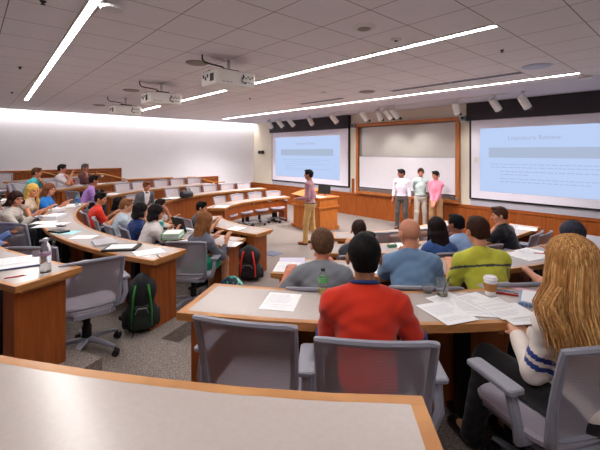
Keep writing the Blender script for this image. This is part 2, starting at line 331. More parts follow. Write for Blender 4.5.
# screens: black backing and valance, white screen, projected slide
SCRW = mat('screen_fabric', (226, 222, 236), .8); VAL = mat('dark_valance', (44, 38, 46), .7)
def slide_mat():
    m = emis('projected_slide', (194, 214, 252), SCREEN_POWER); return m
SL = slide_mat(); SLB = emis('slide_bar', (182, 196, 222), SCREEN_POWER*.95); SLT = emis('slide_text', (178, 196, 234), SCREEN_POWER*.95); SLH = emis('slide_heading', (180, 188, 218), SCREEN_POWER*.95)
def screen(xa, xb, ia, ib, title_x, bx, lab, hgt=.15):
    y = Y1; e = tag(empty('projection_screen', ((xa+xb)/2, y, .9)), lab, 'projection screen', 'projection screens'); ox = (xa+xb)/2
    def bx_(name, x0, x1, z0, z1, ya, yb, m): return MB().box(((x0+x1)/2-ox, (ya+yb)/2, (z0+z1)/2-.9), (x1-x0, abs(yb-ya), z1-z0)).build(name, m, e)
    bx_('backing', xa, xb, .93, 3.0, -.05, -.01, BLACKP)
    bx_('valance', xa-.03, xb+.03, 2.98, ZC-.005, -.16, -.01, VAL)
    bx_('bottom_bar', xa+.03, xb-.03, .93, .97, -.075, -.05, BLACKP)
    bx_('fabric', xa+.06, xb-.06, .97, 2.98, -.07, -.052, SCRW)
    bx_('lower_tray', xa+.03, xb+.03, .765, .92, -.045, -.01, mat('tray_grey', (176, 174, 186), .6))
    zt, zb = 2.76, 1.16
    bx_('projected_image', ia, ib, zb, zt, -.074, -.0705, SL)
    bx_('slide_bar', bx[0], bx[1], 2.02, 2.27, -.077, -.0745, SLB)
    t = bpy.data.curves.new('slide_title', 'FONT'); t.body = 'Literature Review'; t.size = hgt; t.align_x = 'CENTER'; t.extrude = .0008
    t.materials.append(SLH); o = bpy.data.objects.new('slide_title', t); COL.objects.link(o); bpy.context.view_layer.update(); tm = bpy.data.meshes.new_from_object(o.evaluated_get(bpy.context.evaluated_depsgraph_get())); bpy.data.objects.remove(o); o = bpy.data.objects.new('title_lettering', tm); COL.objects.link(o); o.parent = e; o.location = (title_x-ox, -.0755, 2.45-.9); o.rotation_euler = (R(90), 0, 0)
    mb = MB(); rr = random.Random(3); z = 1.86
    for k, (ind, wd) in enumerate(((0, .93), (0, .75), (.22, .9), (.22, .25), (.22, .93), (.22, .62))):
        x = bx[0]+.05+ind; lim = bx[0]+(bx[1]-bx[0])*wd
        while x < lim:
            l = rr.uniform(.04, .14); mb.box((x+l/2-ox, -.0752, z-.9), (l, .002, .02)); x += l+.025
        z -= .075 if k % 2 == 0 else .1
    mb.build('lettering', SLT, e)
    bx_('pull_tab', (xa+.13), (xa+.22), 2.02-.14, 2.02, -.0745, -.0705, WHT)
screen(-12.85, -8.45, -12.56, -8.88, -10.68, (-12.19, -9.2), 'white projection screen with a slide, on the front wall farther from the camera')
screen(-4.33, .07, -4.05, -.35, -2.84, (-3.83, -.6), 'white projection screen with a slide, on the front wall nearer the camera')

# whiteboard
e = tag(empty('whiteboard', (-6.35, Y1, .76)), 'large sliding whiteboard in a wooden frame between the two screens', 'whiteboard')
def wb(name, x0, x1, z0, z1, y0, y1, m, **k): return MB().box(((x0+x1)/2+6.35, (y0+y1)/2, (z0+z1)/2-.76), (x1-x0, y1-y0, z1-z0)).build(name, m, e)
mb = MB()
for x0, x1, z0, z1 in ((-8.12, -4.58, 3.0, 3.1), (-8.12, -4.58, .77, .86), (-8.12, -8.02, .86, 3.0), (-4.68, -4.58, .86, 3.0)): mb.box(((x0+x1)/2+6.35, -.06, (z0+z1)/2-.76), (x1-x0, .12, z1-z0), b=.008)
mb.build('frame', wood('frame_wood', (176, 108, 60)), e)
wb('recess', -8.03, -4.67, .86, 3.0, -.02, -.005, mat('board_recess', (120, 118, 124), .6))
wb('upper_board', -7.9, -4.7, 1.95, 2.97, -.045, -.03, mat('upper_board_enamel', (176, 172, 168), .22))
wb('lower_board', -7.98, -4.7, 1.0, 2.0, -.085, -.065, mat('lower_board_enamel', (218, 216, 224), .3))
wb('board_rail', -7.98, -4.7, 2.0, 2.02, -.088, -.06, CHROME)
wb('marker_tray', -8.0, -4.7, .93, .965, -.15, -.05, CHROME)
wb('lower_backing', -8.0, -4.7, .86, .93, -.05, -.03, WHT)
tag(MB().box((-4.63, Y1-.13, .9), (.05, .03, .06), b=.006).build('wall_switch', mat('switch_grey', (120, 130, 150), .4)), 'tiny grey switch on the lower corner of the whiteboard frame', 'switch')
# wall-mounted small speakers and camera
def wallbox(x, z, lab, name='wall_camera'):
    e = tag(empty(name, (x, Y1, z)), lab, 'camera')
    MB().box((0, -.05, -.02), (.18, .1, .05), b=.008).build('bracket', WHT, e); MB().box((0, -.12, .07), (.16, .15, .13), b=.02).build('body', mat('camera_grey', (150, 152, 160), .4), e)
    smooth_auto(MB().lathe([(.03, 0), (.04, .02), (.028, .03)], (0.03, -.2, .07), 14, M=Matrix.Rotation(R(90), 3, 'X')).build('lens', BLACKP, e))
wallbox(-8.22, 2.98, 'small grey camera on the cream wall between far screen and whiteboard'); wallbox(-4.47, 2.98, 'small grey camera on the cream wall between whiteboard and near screen')
e = tag(empty('wall_speaker', (-13.55, Y1, 2.15)), 'small black device on the cream wall beside the far screen', 'speaker')
MB().box((0, -.04, 0), (.06, .08, .06)).build('bracket', BLACKP, e); MB().box((0, -.12, 0), (.34, .12, .15), b=.02).box((-.12, -.19, 0), (.05, .03, .05), b=.01).box((.1, -.19, 0), (.06, .03, .06), b=.01).build('body', BLACKP, e)

# podium
e = tag(empty('podium', (-7.66, 7.42, 0)), 'wooden presentation podium behind the standing presenter', 'podium')
MB().box((0, 0, .05), (1.16, .78, .1)).build('plinth', PODW, e)
MB().box((-.28, 0, .36), (.52, .7, .52), b=.006).box((.29, 0, .36), (.54, .7, .52), b=.006).build('body', PODW, e)
MB().box((0, 0, .64), (1.2, .82, .05), b=.012).build('ledge', PODW, e)
MB().box((0, 0, .77), (1.12, .72, .22), b=.006).build('upper_case', PODW, e)
MB().box((.1, 0, .9), (1.0, .8, .035), b=.01).build('work_surface', PODW, e)
MB().add([(-.58, -.4, .89), (-.1, -.4, .89), (-.1, .35, .89), (-.58, .35, .89), (-.58, -.4, .95), (-.1, -.4, .92), (-.1, .35, 1.06), (-.58, .35, 1.09)], [(3, 2, 1, 0), (4, 5, 6, 7), (0, 1, 5, 4), (1, 2, 6, 5), (2, 3, 7, 6), (3, 0, 4, 7)]).build('reading_slope', PODW, e)
e2 = tag(empty('monitor', (-7.48, 7.62, .917), R(28)), 'black monitor standing on the wooden podium', 'monitor')
e2.scale = (.8, .8, .85); MB().lathe([(.11, 0), (.11, .012), (.02, .02)], n=16).tube([(0, .03, .015), (0, .03, .15)], .02, 8).build('stand', BLACKP, e2)
MB().box((0, 0, .2), (.46, .035, .29), M=Matrix.Rotation(R(-12), 3, 'X'), b=.01).build('screen', BLACKP, e2)
tag(MB().tube([(-7.72, 7.25, .925), (-7.67, 7.27, 1.0), (-7.51, 7.29, 1.0), (-7.47, 7.31, .925)], .018, 8).build('curved_handle', CHROME), 'silver curved fitting on the podium before the monitor', 'lamp')  # bent silver handle, gives no light
tag(MB().box((-7.26, 7.17, .925), (.3, .22, .012), .4).box((-7.24, 7.19, .936), (.3, .22, .01), .2).build('document', PAPER), 'white papers on the podium end away from the presenter', 'papers')

# hand rails on the side wall
RAILW = wood('rail_oak', (196, 140, 82), 'h')
for pts, lab in ((((1.3, 1.58), (1.6, 1.58), (2.15, 1.40), (3.0, 1.38)), 'wooden handrail on the side wall behind the seated men in the top row'),
                 (((3.1, 1.40), (3.5, 1.40), (4.3, 1.16), (6.0, 1.16)), 'sloping wooden handrail on the side wall at the wainscot step'),
                 (((6.6, 1.15), (6.95, 1.13), (7.8, .87), (8.3, .86)), 'dark wooden handrail on the side wall at the lower wainscot step')):
    e = tag(empty('handrail', (X0+.13, pts[0][0], pts[0][1])), lab, 'handrail', 'handrails on the white side wall'); o0 = pts[0]
    MB().tube([(0, y-o0[0], z-o0[1]) for y, z in pts], .024, 8).build('rail', RAILW, e)
    for k in (1, 2):
        y, z = pts[k]; MB().lathe([(.05, 0), (.05, .012), (.03, .02)], (-.09, y-o0[0], z-o0[1]-.07), 14, M=Matrix.Rotation(R(90), 3, 'Y')).tube([(-.08, y-o0[0], z-o0[1]-.07), (0, y-o0[0], z-o0[1]-.06), (0, y-o0[0], z-o0[1]-.01)], .01, 6).build('bracket', WHT, e)
# floor box
tag(MB().box((0, 0, .004), (.36, .3, .008), b=.003).build('floor_outlet', mat('floor_box_slate', (66, 74, 104), .5), loc=(at(272, 253.5, 0)[0], at(272, 253.5, 0)[1], 0), rz=R(10)), 'slate blue floor outlet cover in the carpet near the red backpack', 'floor outlet')

# ================================================================ desks
def desk(name_lab, t, a0, a1, pan0, ends=(1, 1), legs=True, dd=DD, rin=None, seams=True):
    z = STEP*t; zt = z+.74; ri = rin or RIN[t]; ro = ri+dd; am = (a0+a1)/2; c = P(ri+dd/2, am)
    root = tag(empty('lecture_desk', (c[0], c[1], z)), name_lab, 'desk', 'curved lecture desks')
    def b(mb, nm, m):
        o = mb.build(nm, m); o.data.transform(Matrix.Translation((-c[0], -c[1], -z))); o.parent = root; return o
    ea = math.degrees(.045/ri)
    b(arc_slab(MB(), ri+.042, ro-.042, a0+ea, a1-ea, zt-.03, zt), 'worktop', LAM)
    mb = MB(); arc_slab(mb, ri, ri+.042, a0, a1, zt-.045, zt); arc_slab(mb, ro-.042, ro, a0, a1, zt-.045, zt)
    arc_slab(mb, ri+.042, ro-.042, a0, a0+ea, zt-.045, zt); arc_slab(mb, ri+.042, ro-.042, a1-ea, a1, zt-.045, zt)
    arc_slab(mb, ri+.04, ro-.06, a0+.2, a1-.2, zt-.07, zt-.031); b(mb, 'edge_band', EDGE)
    span = R(a1-a0)*ri; n = max(1, round(span/1.35)); g = math.degrees(.004/ri); mb = MB(); i0 = math.degrees(.16/ri)
    for k in range(n):
        p0 = a0+i0+(a1-a0-2*i0)*k/n; p1 = a0+i0+(a1-a0-2*i0)*(k+1)/n; arc_slab(mb, ri+.055, ri+.08, p0+g, p1-g, z+pan0, zt-.05)
    b(mb, 'modesty_panel', WOOD)
    for k, ang in enumerate((a0, a1)):
        if not ends[k]: continue
        s_ = 1 if k == 0 else -1; th = math.degrees(.13/ri)*s_; o_ = math.degrees(.07/ri)*s_
        mb = MB(); lo, hi = sorted((ang+o_, ang+o_+th)); arc_slab(mb, ri+.09, ro-.035, lo, hi, z, zt-.05, 9); b(mb, 'end_panel', WOOD)
    if legs:
        m = max(1, round(span/1.15))
        for k in range(m):
            a = a0+(a1-a0)*(k+.5)/m if m > 1 else am
            p = P((ri+ro)/2-.02, a); rz = math.atan2(p[1]-CY, p[0]-CX)
            b(MB().box((p[0], p[1], z+.37), (.09, .07, .66), rz).box((p[0], p[1], z+.02), (.42, .07, .04), rz, b=.01).box((p[0], p[1], zt-.075), (.36, .05, .03), rz), 'leg', BLACKM)
    return root
desk('curved desk of the front row on the centre block, next to the red backpack', 0, -19, 19, .0, rin=2.98)
desk('second curved desk of the centre block, carrying the green and white binders', 1, -27, 24.6, .0)
desk('long U-shaped desk of the centre block lined by three women', 2, -27.5, 25.0, .0)
desk('highest centre block desk, carrying the clear water bottle', 3, -27, 25.0, .0)
desk('front row desk of the far wing, ending near the podium', 0, -103, -41.2, .3, ends=(1, 1))
desk('far wing desk carrying the black handbag', 1, -100, -42, .0)
desk('far wing desk in front of the man in purple', 2, -83, -40, .0)
desk('far wing desk with a red cup, lined by three men', 3, -62, -40.5, .0)
desk('topmost far wing desk by the white side wall', 4, -60, -44, .0)
desk('front row desk of the near wing below the three standing men', 0, 41, 98, .3)
desk('near wing desk with the green packet, second from the front', 1, 39, 92, .0)
desk('near wing desk behind which the grey, blue and yellow shirts sit', 2, 36.8, 81, .0)
desk('near wing desk with spread papers and a coffee cup', 3, 35.2, 62, .0)
desk('empty desk at the bottom edge of the picture', 4, 24, 44.3, .0)

# ================================================================ chairs
FR = mat('chair_frame_grey', (138, 138, 152), .42); FABR = mat('chair_seat_fabric', (176, 168, 182), .9, noise=.08, nscale=120, bump=.2)
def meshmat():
    m, N, L, b = nodes('chair_mesh'); b.inputs['Roughness'].default_value = .7; ge = N.new('ShaderNodeNewGeometry'); mc = N.new('ShaderNodeMixRGB'); L.new(ge.outputs['Backfacing'], mc.inputs[0]); mc.inputs[1].default_value = lin((160, 155, 168)); mc.inputs[2].default_value = lin((222, 214, 220)); L.new(mc.outputs[0], b.inputs['Base Color'])  # one sheet; the sitter's side is coloured lighter to paint in light on it
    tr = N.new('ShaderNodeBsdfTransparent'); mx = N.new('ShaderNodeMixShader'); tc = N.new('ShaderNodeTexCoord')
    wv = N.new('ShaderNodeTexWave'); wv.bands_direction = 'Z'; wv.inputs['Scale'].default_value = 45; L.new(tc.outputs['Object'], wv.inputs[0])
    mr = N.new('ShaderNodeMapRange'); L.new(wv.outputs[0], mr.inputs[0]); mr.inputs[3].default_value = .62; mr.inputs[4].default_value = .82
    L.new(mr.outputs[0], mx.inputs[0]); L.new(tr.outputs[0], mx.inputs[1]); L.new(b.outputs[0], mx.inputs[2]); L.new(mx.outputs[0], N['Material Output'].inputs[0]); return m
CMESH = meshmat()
def back_pt(u, v):      # u -1..1 across, v 0..1 up: the gently curved, reclined back
    wd = .215+.022*v; return Vector((u*wd, -.235-.085*v**1.3+.045*(1-u*u)*-1*(.6+.4*v)+.03, .49+.41*v+.012*(1-u*u)*(v > .9)))
def make_chair():       # faces +Y, origin on the floor
    root = empty('office_chair', (0, 0, 0))
    st = MB(); n = 10; vs = []; fs = []
    for k, (zz, sc) in enumerate(((.415, .86), (.43, .98), (.452, 1), (.468, .95))):
        for i in range(28):
            a = 2*math.pi*i/28; x = abs(math.cos(a))**.5*math.copysign(.245, math.cos(a))*sc; y = abs(math.sin(a))**.5*math.copysign(.235, math.sin(a))*sc
            vs.append((x, y+.01, zz+.012*(x/.245)**2-.02*max(0, y/.235)**3))
    for k in range(3):
        for i in range(28): j = (i+1) % 28; fs.append((k*28+i, k*28+j, k*28+28+j, k*28+28+i))
    fs += [tuple(range(27, -1, -1)), tuple(range(84, 112))]; st.add(vs, fs); smooth_auto(st.build('seat', FABR, root))
    MB().box((0, 0, .4), (.4, .38, .035), b=.012).box((0, -.19, .42), (.3, .1, .05), b=.012).build('seat_frame', FR, root)
    mb = MB(); vs = []; fs = []; nu, nv = 10, 8
    for j in range(nv+1):
        for i in range(nu+1): vs.append(back_pt(-.97+1.94*i/nu, .02+.96*j/nv))
    for j in range(nv):
        for i in range(nu): a = j*(nu+1)+i; fs.append((a, a+1, a+nu+2, a+nu+1))
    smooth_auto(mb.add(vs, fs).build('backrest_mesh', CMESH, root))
    mb = MB(); top = [back_pt(-1+2*i/12, 1) for i in range(13)]
    mb.tube([back_pt(-1, .0)]+[back_pt(-1, k/6) for k in range(1, 6)]+top+[back_pt(1, k/6) for k in range(5, -1, -1)], .017, 8, flat=1.25)
    mb.tube([back_pt(-1+2*i/8, 0) for i in range(9)], .014, 6)
    for s in (-1, 1): mb.tube([back_pt(s, .45), back_pt(s, .05)+Vector((0, -.01, 0)), (s*.2, -.2, .46), (s*.14, -.12, .41)], [.016, .024, .026, .02], 8)
    smooth_auto(mb.build('backrest_frame', FR, root))
    for s in (-1, 1):
        a = smooth_auto(MB().tube([(s*.2, -.1, .415), (s*.275, -.11, .43), (s*.3, -.13, .52), (s*.3, -.09, .64)], [.02, .022, .022, .024], 8).build('arm', FR, root))
        MB().box((s*.3, .0, .655), (.085, .27, .026), b=.012).build('arm_pad', FR, a)
    MB().tube([(0, 0, .4), (0, 0, .24)], .03, 12).tube([(0, 0, .25), (0, 0, .1)], .04, 12).build('column', BLACKM, root)
    for k in range(5):
        a = R(72*k+20); c, s = math.cos(a), math.sin(a)
        l = smooth_auto(MB().tube([(c*.03, s*.03, .125), (c*.15, s*.15, .115), (c*.3, s*.3, .085)], [.034, .028, .018], 8, flat=.7).build('base_leg', FR, root))
        q = Matrix.Rotation(a+R(25), 3, 'Z') @ Matrix.Rotation(R(90), 3, 'X')
        smooth_auto(MB().lathe([(.018, -.026), (.03, -.026), (.03, -.006), (.02, -.004), (.02, .004), (.03, .006), (.03, .026), (.018, .026)], (c*.305, s*.305, .031), 14, M=q).tube([(c*.3, s*.3, .05), (c*.3, s*.3, .08)], .01, 6).build('caster', BLACKP, l))
    return root
CHAIR0 = make_chair(); CHAIR_N = [0]
def chair(x, y, t, face, lab, group='grey mesh office chairs', zoff=0):
    o = CHAIR0 if CHAIR_N[0] == 0 else copy_tree(CHAIR0); CHAIR_N[0] += 1
    o.location = (x, y, STEP*t+zoff); o.rotation_euler[2] = R(face); tag(o, lab, 'chair', group); return o
def toC(x, y, off=0): return math.degrees(math.atan2(CY-y, CX-x))-90+off      # facing angle (about +Y) towards the hall's centre
def echair(px, d, t, lab, off=0, group='empty grey office chairs'):
    x, y, _ = dep(px, d); return chair(x, y, t, toC(x, y, off), lab, group)
# ================================================================ people: one continuous skin surface per body, clothes and hair as parts
V = lambda *a: np.array(a, float)
def nrm(v): return v/max(np.linalg.norm(v), 1e-9)
def cap(a, b, ra, rb=None, k=.02, tag=0, clip=None, flatx=None): return dict(t='c', a=V(*a), b=V(*b), ra=ra, rb=rb if rb is not None else ra, k=k, tag=tag, clip=clip)
def ell(c, r, Rm=None, k=.02, tag=0, clip=None): return dict(t='e', c=V(*c), r=V(*r), R=Rm, k=k, tag=tag, clip=clip)
def sdf_mesh(name, prims, res, mats, parent=None, clips=(), disp=None, colfn=None):
    lo = V(9, 9, 9); hi = -lo
    for p in prims:
        if p['t'] == 'c':
            m = max(p['ra'], p['rb']); p['lo'] = np.minimum(p['a'], p['b'])-m; p['hi'] = np.maximum(p['a'], p['b'])+m
        else:
            m = p['r'].max() if p['R'] is not None else p['r']; p['lo'] = p['c']-m; p['hi'] = p['c']+m
        lo = np.minimum(lo, p['lo']); hi = np.maximum(hi, p['hi'])
    lo -= 3*res+.02; hi += 3*res+.02; n = np.ceil((hi-lo)/res).astype(int)+1
    D = np.full(n, 1.0, np.float32); T = np.zeros(n, np.int8); B = np.full(n, 1.0, np.float32)
    ax = [lo[i]+res*np.arange(n[i]) for i in range(3)]
    for p in prims:
        pad = p['k']+2*res+.012
        i0 = np.maximum(((p['lo']-pad-lo)/res).astype(int), 0); i1 = np.minimum(((p['hi']+pad-lo)/res).astype(int)+2, n)
        X, Y, Z = np.meshgrid(ax[0][i0[0]:i1[0]], ax[1][i0[1]:i1[1]], ax[2][i0[2]:i1[2]], indexing='ij')
        if p['t'] == 'c':
            ba = p['b']-p['a']; px, py, pz = X-p['a'][0], Y-p['a'][1], Z-p['a'][2]
            t = np.clip((px*ba[0]+py*ba[1]+pz*ba[2])/max(ba@ba, 1e-9), 0, 1)
            d = np.sqrt((px-t*ba[0])**2+(py-t*ba[1])**2+(pz-t*ba[2])**2)-(p['ra']+t*(p['rb']-p['ra']))
        else:
            q = np.stack([X-p['c'][0], Y-p['c'][1], Z-p['c'][2]], -1)
            if p['R'] is not None: q = q @ p['R']
            k0 = np.sqrt(((q/p['r'])**2).sum(-1)); k1 = np.sqrt(((q/p['r']**2)**2).sum(-1)); d = k0*(k0-1)/np.maximum(k1, 1e-6)
        if p['clip']:
            for c, nn in p['clip']: d = np.maximum(d, (X-c[0])*nn[0]+(Y-c[1])*nn[1]+(Z-c[2])*nn[2])
        sl = tuple(slice(i0[i], i1[i]) for i in range(3)); E = D[sl]; k = p['k']
        near = d < B[sl]; T[sl] = np.where(near, p['tag'], T[sl]); B[sl] = np.minimum(B[sl], d)
        h = np.clip(.5+.5*(E-d)/k, 0, 1); D[sl] = E*(1-h)+d*h-k*h*(1-h)
    if clips or disp:
        X, Y, Z = np.meshgrid(*ax, indexing='ij')
        if disp: D = np.where(np.abs(D) < .06, D+disp(X, Y, Z), D)
        for c, nn in clips: D = np.maximum(D, (X-c[0])*nn[0]+(Y-c[1])*nn[1]+(Z-c[2])*nn[2])
    S = D < 0; c8 = np.zeros(n-1, np.int8); offs = [(i, j, k) for i in (0, 1) for j in (0, 1) for k in (0, 1)]
    sub = lambda A, o: A[o[0]:n[0]-1+o[0], o[1]:n[1]-1+o[1], o[2]:n[2]-1+o[2]]
    for o in offs: c8 += sub(S, o)
    act = (c8 > 0) & (c8 < 8); idx = np.argwhere(act); m = len(idx); num = np.full(n-1, -1, np.int32); num[act] = np.arange(m)
    acc = np.zeros((m, 3)); cnt = np.zeros(m)
    val = {o: D[idx[:, 0]+o[0], idx[:, 1]+o[1], idx[:, 2]+o[2]] for o in offs}
    for o in offs:
        for a in range(3):
            if o[a]: continue
            o2 = tuple(o[i]+(i == a) for i in range(3)); v0, v1 = val[o], val[o2]; cr = (v0 < 0) != (v1 < 0)
            t = np.where(cr, v0/np.where(cr, v0-v1, 1), 0); q = np.repeat(np.array([o], float), m, 0); q[:, a] = t; acc[cr] += q[cr]; cnt[cr] += 1
    pos = lo+res*(idx+acc/cnt[:, None]); quads = []
    for a in range(3):
        b, c = (a+1) % 3, (a+2) % 3; s0 = [slice(0, n[i]) for i in range(3)]; s1 = list(s0); s0[a] = slice(0, n[a]-1); s1[a] = slice(1, n[a])
        A, Bq = S[tuple(s0)], S[tuple(s1)]
        for flip, M in ((0, A & ~Bq), (1, ~A & Bq)):
            e = np.argwhere(M)
            e = e[(e[:, b] > 0) & (e[:, c] > 0) & (e[:, b] < n[b]-1) & (e[:, c] < n[c]-1)]
            if not len(e): continue
            g = []
            for db, dc in ((1, 1), (0, 1), (0, 0), (1, 0)):
                f = e.copy(); f[:, b] -= db; f[:, c] -= dc; g.append(num[f[:, 0], f[:, 1], f[:, 2]])
            g = np.stack(g, 1); quads.append(g[:, ::-1] if flip else g)
    Q = np.concatenate(quads); me = bpy.data.meshes.new(name); nf = len(Q)
    me.vertices.add(m); me.vertices.foreach_set('co', pos.astype(np.float32).ravel()); me.loops.add(nf*4); me.loops.foreach_set('vertex_index', Q.astype(np.int32).ravel())
    me.polygons.add(nf); me.polygons.foreach_set('loop_start', np.arange(0, nf*4, 4, dtype=np.int32)); me.polygons.foreach_set('use_smooth', np.ones(nf, bool))
    for q in mats: me.materials.append(q)
    if len(mats) > 1:
        if colfn: mi = colfn(pos[Q].mean(1))
        else: mi = T[idx[Q[:, 0], 0], idx[Q[:, 0], 1], idx[Q[:, 0], 2]]
        me.polygons.foreach_set('material_index', np.asarray(mi, np.int32))
    me.update(calc_edges=True); me.validate(); o = bpy.data.objects.new(name, me); COL.objects.link(o)
    if parent: o.parent = parent
    return o
def rotm(yaw=0, pitch=0, tilt=0):       # yaw about z (+ = to its left), pitch down +, tilt sideways
    return np.array((Matrix.Rotation(R(yaw), 3, 'Z') @ Matrix.Rotation(R(-pitch), 3, 'X') @ Matrix.Rotation(R(tilt), 3, 'Y')))
def ik(S, W, la, lb, pole):
    d = W-S; L_ = np.linalg.norm(d); L_ = min(L_, (la+lb)*.985); dn = nrm(d); W = S+dn*L_
    a = (la*la-lb*lb+L_*L_)/(2*L_); h = math.sqrt(max(la*la-a*a, 0)); p = nrm(pole-dn*(pole@dn)); return S+dn*a+p*h, W
def hand(W, d, n, side, curl, k, s=1):   # side: unit vector towards the thumb
    out = [cap(W-d*.02, W+d*.03*s, .026*s, .026*s, k)]
    for i, (off, ln) in enumerate(((.029, .072), (.01, .08), (-.01, .074), (-.028, .058))):
        K = W+d*.088*s+side*off*s; out.append(cap(W+d*.02*s+side*off*.6*s, K, .0145*s, .012*s, k*1.3)); a = curl*(.8+.1*i); p = K; seg = (.45, .32, .23); dd = d
        for j in range(3):
            dd = nrm(d*math.cos(a*(j+1))-n*math.sin(a*(j+1))); q = p+dd*ln*seg[j]*s*1.1; out.append(cap(p, q, .0098*s-.0008*j, .0090*s-.0008*j, .004)); p = q
    t0 = W+d*.02*s+side*.026*s; t1 = t0+(d*.55+side*.75-n*.2)*.042*s; t2 = t1+(d*.9+side*.2-n*.3)*.032*s
    out += [cap(t0, t1, .015*s, .0115*s, .008), cap(t1, t2, .011*s, .009*s, .004)]
    return out
def person(lab, x, y, z, face, top=1.27, pose='sit', shirt=(200, 200, 200), sleeve='short', pants=(40, 42, 52), sk=(214, 160, 130), hair='short', hc=(40, 28, 22), yaw=0, pitch=8, tilt=0,
           hL=None, hR=None, wide=1.0, res=.011, shoes=(30, 26, 26), twist=0, colfn=None, shirt2=None, female=False, standh=1.75, curl=.35, belt=False, collar=None, legs=None, extra=None, poleL=None, poleR=None, pantlen=1, group=None, lm=24):
    root = tag(empty('person', (x, y, z), R(face)), lab, 'person'); 
    if group: root['group'] = group
    w = wide*(.9 if female else 1.0); f = 1.0
    if pose == 'sit':
        hip = V(0, 0, .555); up = 1.0; L_ = .515; hgt = top-hip[2]-.28; c = max(math.cos(R(lm)), min(1, hgt/L_)); lean = math.acos(c)
        L_ = min(.54, max(.41, hgt/c)) if (c >= 1 or hgt/L_ < c) else L_
    else:
        f = standh/1.75; hip = V(0, 0, .93*f); L_ = .53*f; lean = R(2)
    ld = V(0, math.sin(lean), math.cos(lean)); ln = V(0, math.cos(lean), -math.sin(lean)); tw = rotm(twist); sp = lambda a, b=0, c_=0: hip+ld*a+ (tw @ (V(c_, 0, 0)+ln*b))
    NB = sp(L_, -.01)
    sh = [sp(L_-(.11 if female else .088), 0, s*.168*w) for s in (-1, 1)]
    HR = rotm(yaw, pitch, tilt); HO = NB+V(0, .025+.04*math.sin(lean), .148)*f**.3; h = lambda *a: HO+HR @ V(*a)
    Rt = np.array([[1, 0, 0], [0, math.cos(-lean), -math.sin(-lean)], [0, math.sin(-lean), math.cos(-lean)]]); Rt = tw @ Rt
    bust = .018 if female else 0
    def torso(i, k=.05):
        q = [ell(hip+V(0, -.01, .0), (.165*w+i, .115+i, .10+i), Rt, k), ell(sp(.14), (.135*w+i, .098+i, .15+i), Rt, k), ell(sp(.285, .0), (.155*w+i, .108+i, .155+i), Rt, k),
             cap(sh[0]+(sh[1]-sh[0])*.1, sh[1]+(sh[0]-sh[1])*.1, .058+i, .058+i, k), cap(sp(L_-.03, -.01, .04), sh[1], .04+i, .052+i, k), cap(sp(L_-.03, -.01, -.04), sh[0], .04+i, .052+i, k)]
        if female: q += [ell(sp(.33, .075, s*.075), (.06+i, .05+i, .06+i), Rt, .03) for s in (-1, 1)]
        return q
    lu, lf = .285*f, .25*f; arms = []; body = torso(0)
    defaults = {'desk': V(.13, .46, .80), 'chin': None, 'lap': V(.07, .26, .66), 'side': V(.235, .05, .85*f), 'front': V(.03, .2, .86*f), 'back': V(.05, -.17, .92*f)}
    hands = []
    for s, spec, pole in ((-1, hL, poleL), (1, hR, poleR)):
        spec = spec or ('desk' if pose == 'sit' else 'side')
        if isinstance(spec, str):
            pd0 = V(s*.25, -1, -.1) if spec in ('side', 'front', 'back') else None
            if spec == 'chin': W = h(s*.03, .085, -.14)-V(0, .0, .03); W = W+V(s*.03, .01, -.03); pd = V(s*.7, .15, -1)
            else: W = defaults[spec].copy(); W[0] *= s; pd = pd0 if pd0 is not None else V(s*.38, -.35, -1)
        else: W = V(*spec); pd = V(s*.38, -.35, -1)
        if pole is not None: pd = V(*pole)
        Sx = sh[0 if s < 0 else 1]; Eb, W = ik(Sx, W, lu, lf, pd); arms.append((Sx, Eb, W))
        fd = nrm(W-Eb); side = V(-s, 0, 0)-fd*(V(-s, 0, 0)@fd); side = nrm(side+V(0, 0, .05)); n = nrm(np.cross(fd, side)); n = n if n[2] >= 0 else -n
        if spec == 'chin': n = nrm(V(0, -1, 0)-fd*(V(0, -1, 0)@fd)); n = -n; fd2 = nrm(fd+V(-s*.3, 0, .2)); fd = fd2
        if spec in ('side',): n = nrm(V(s, 0, 0)-fd*fd[0]*s); side = nrm(V(0, 1, 0)-fd*fd[1])
        body += [cap(Sx, Eb, .05*w, .039*w, .03), cap(Eb, Eb+(W-Eb)*.35, .038*w, .037*w, .02), cap(Eb+(W-Eb)*.3, W, .037*w, .025, .02)]
        body += hand(W, fd, n, side, curl if spec != 'chin' else 1.0, .012, .97 if female else 1.05)
    body += [cap(NB-ld*.03, h(0, -.02, -.05), .054*(.88 if female else 1), .05*(.88 if female else 1), .025),
             ell(h(0, -.012, .025), (.076, .094, .09), HR, .02), ell(h(0, .022, -.04), (.057, .066, .072), HR, .025), ell(h(0, .062, -.086), (.024, .022, .018), HR, .02),
             cap(h(0, .088, .008), h(0, .110, -.03), .008, .0125, .008), cap(h(-.034, .076, .024), h(.034, .076, .024), .015, .015, .012),
             ell(h(.038, .058, -.022), (.026, .026, .03), HR, .015), ell(h(-.038, .058, -.022), (.026, .026, .03), HR, .015),
             cap(h(-.019, .0865, -.058), h(.019, .0865, -.058), .0065, .0065, .004, 1), ell(h(.085, -.004, -.012), (.012, .022, .033), HR, .006), ell(h(-.085, -.004, -.012), (.012, .022, .033), HR, .006)]
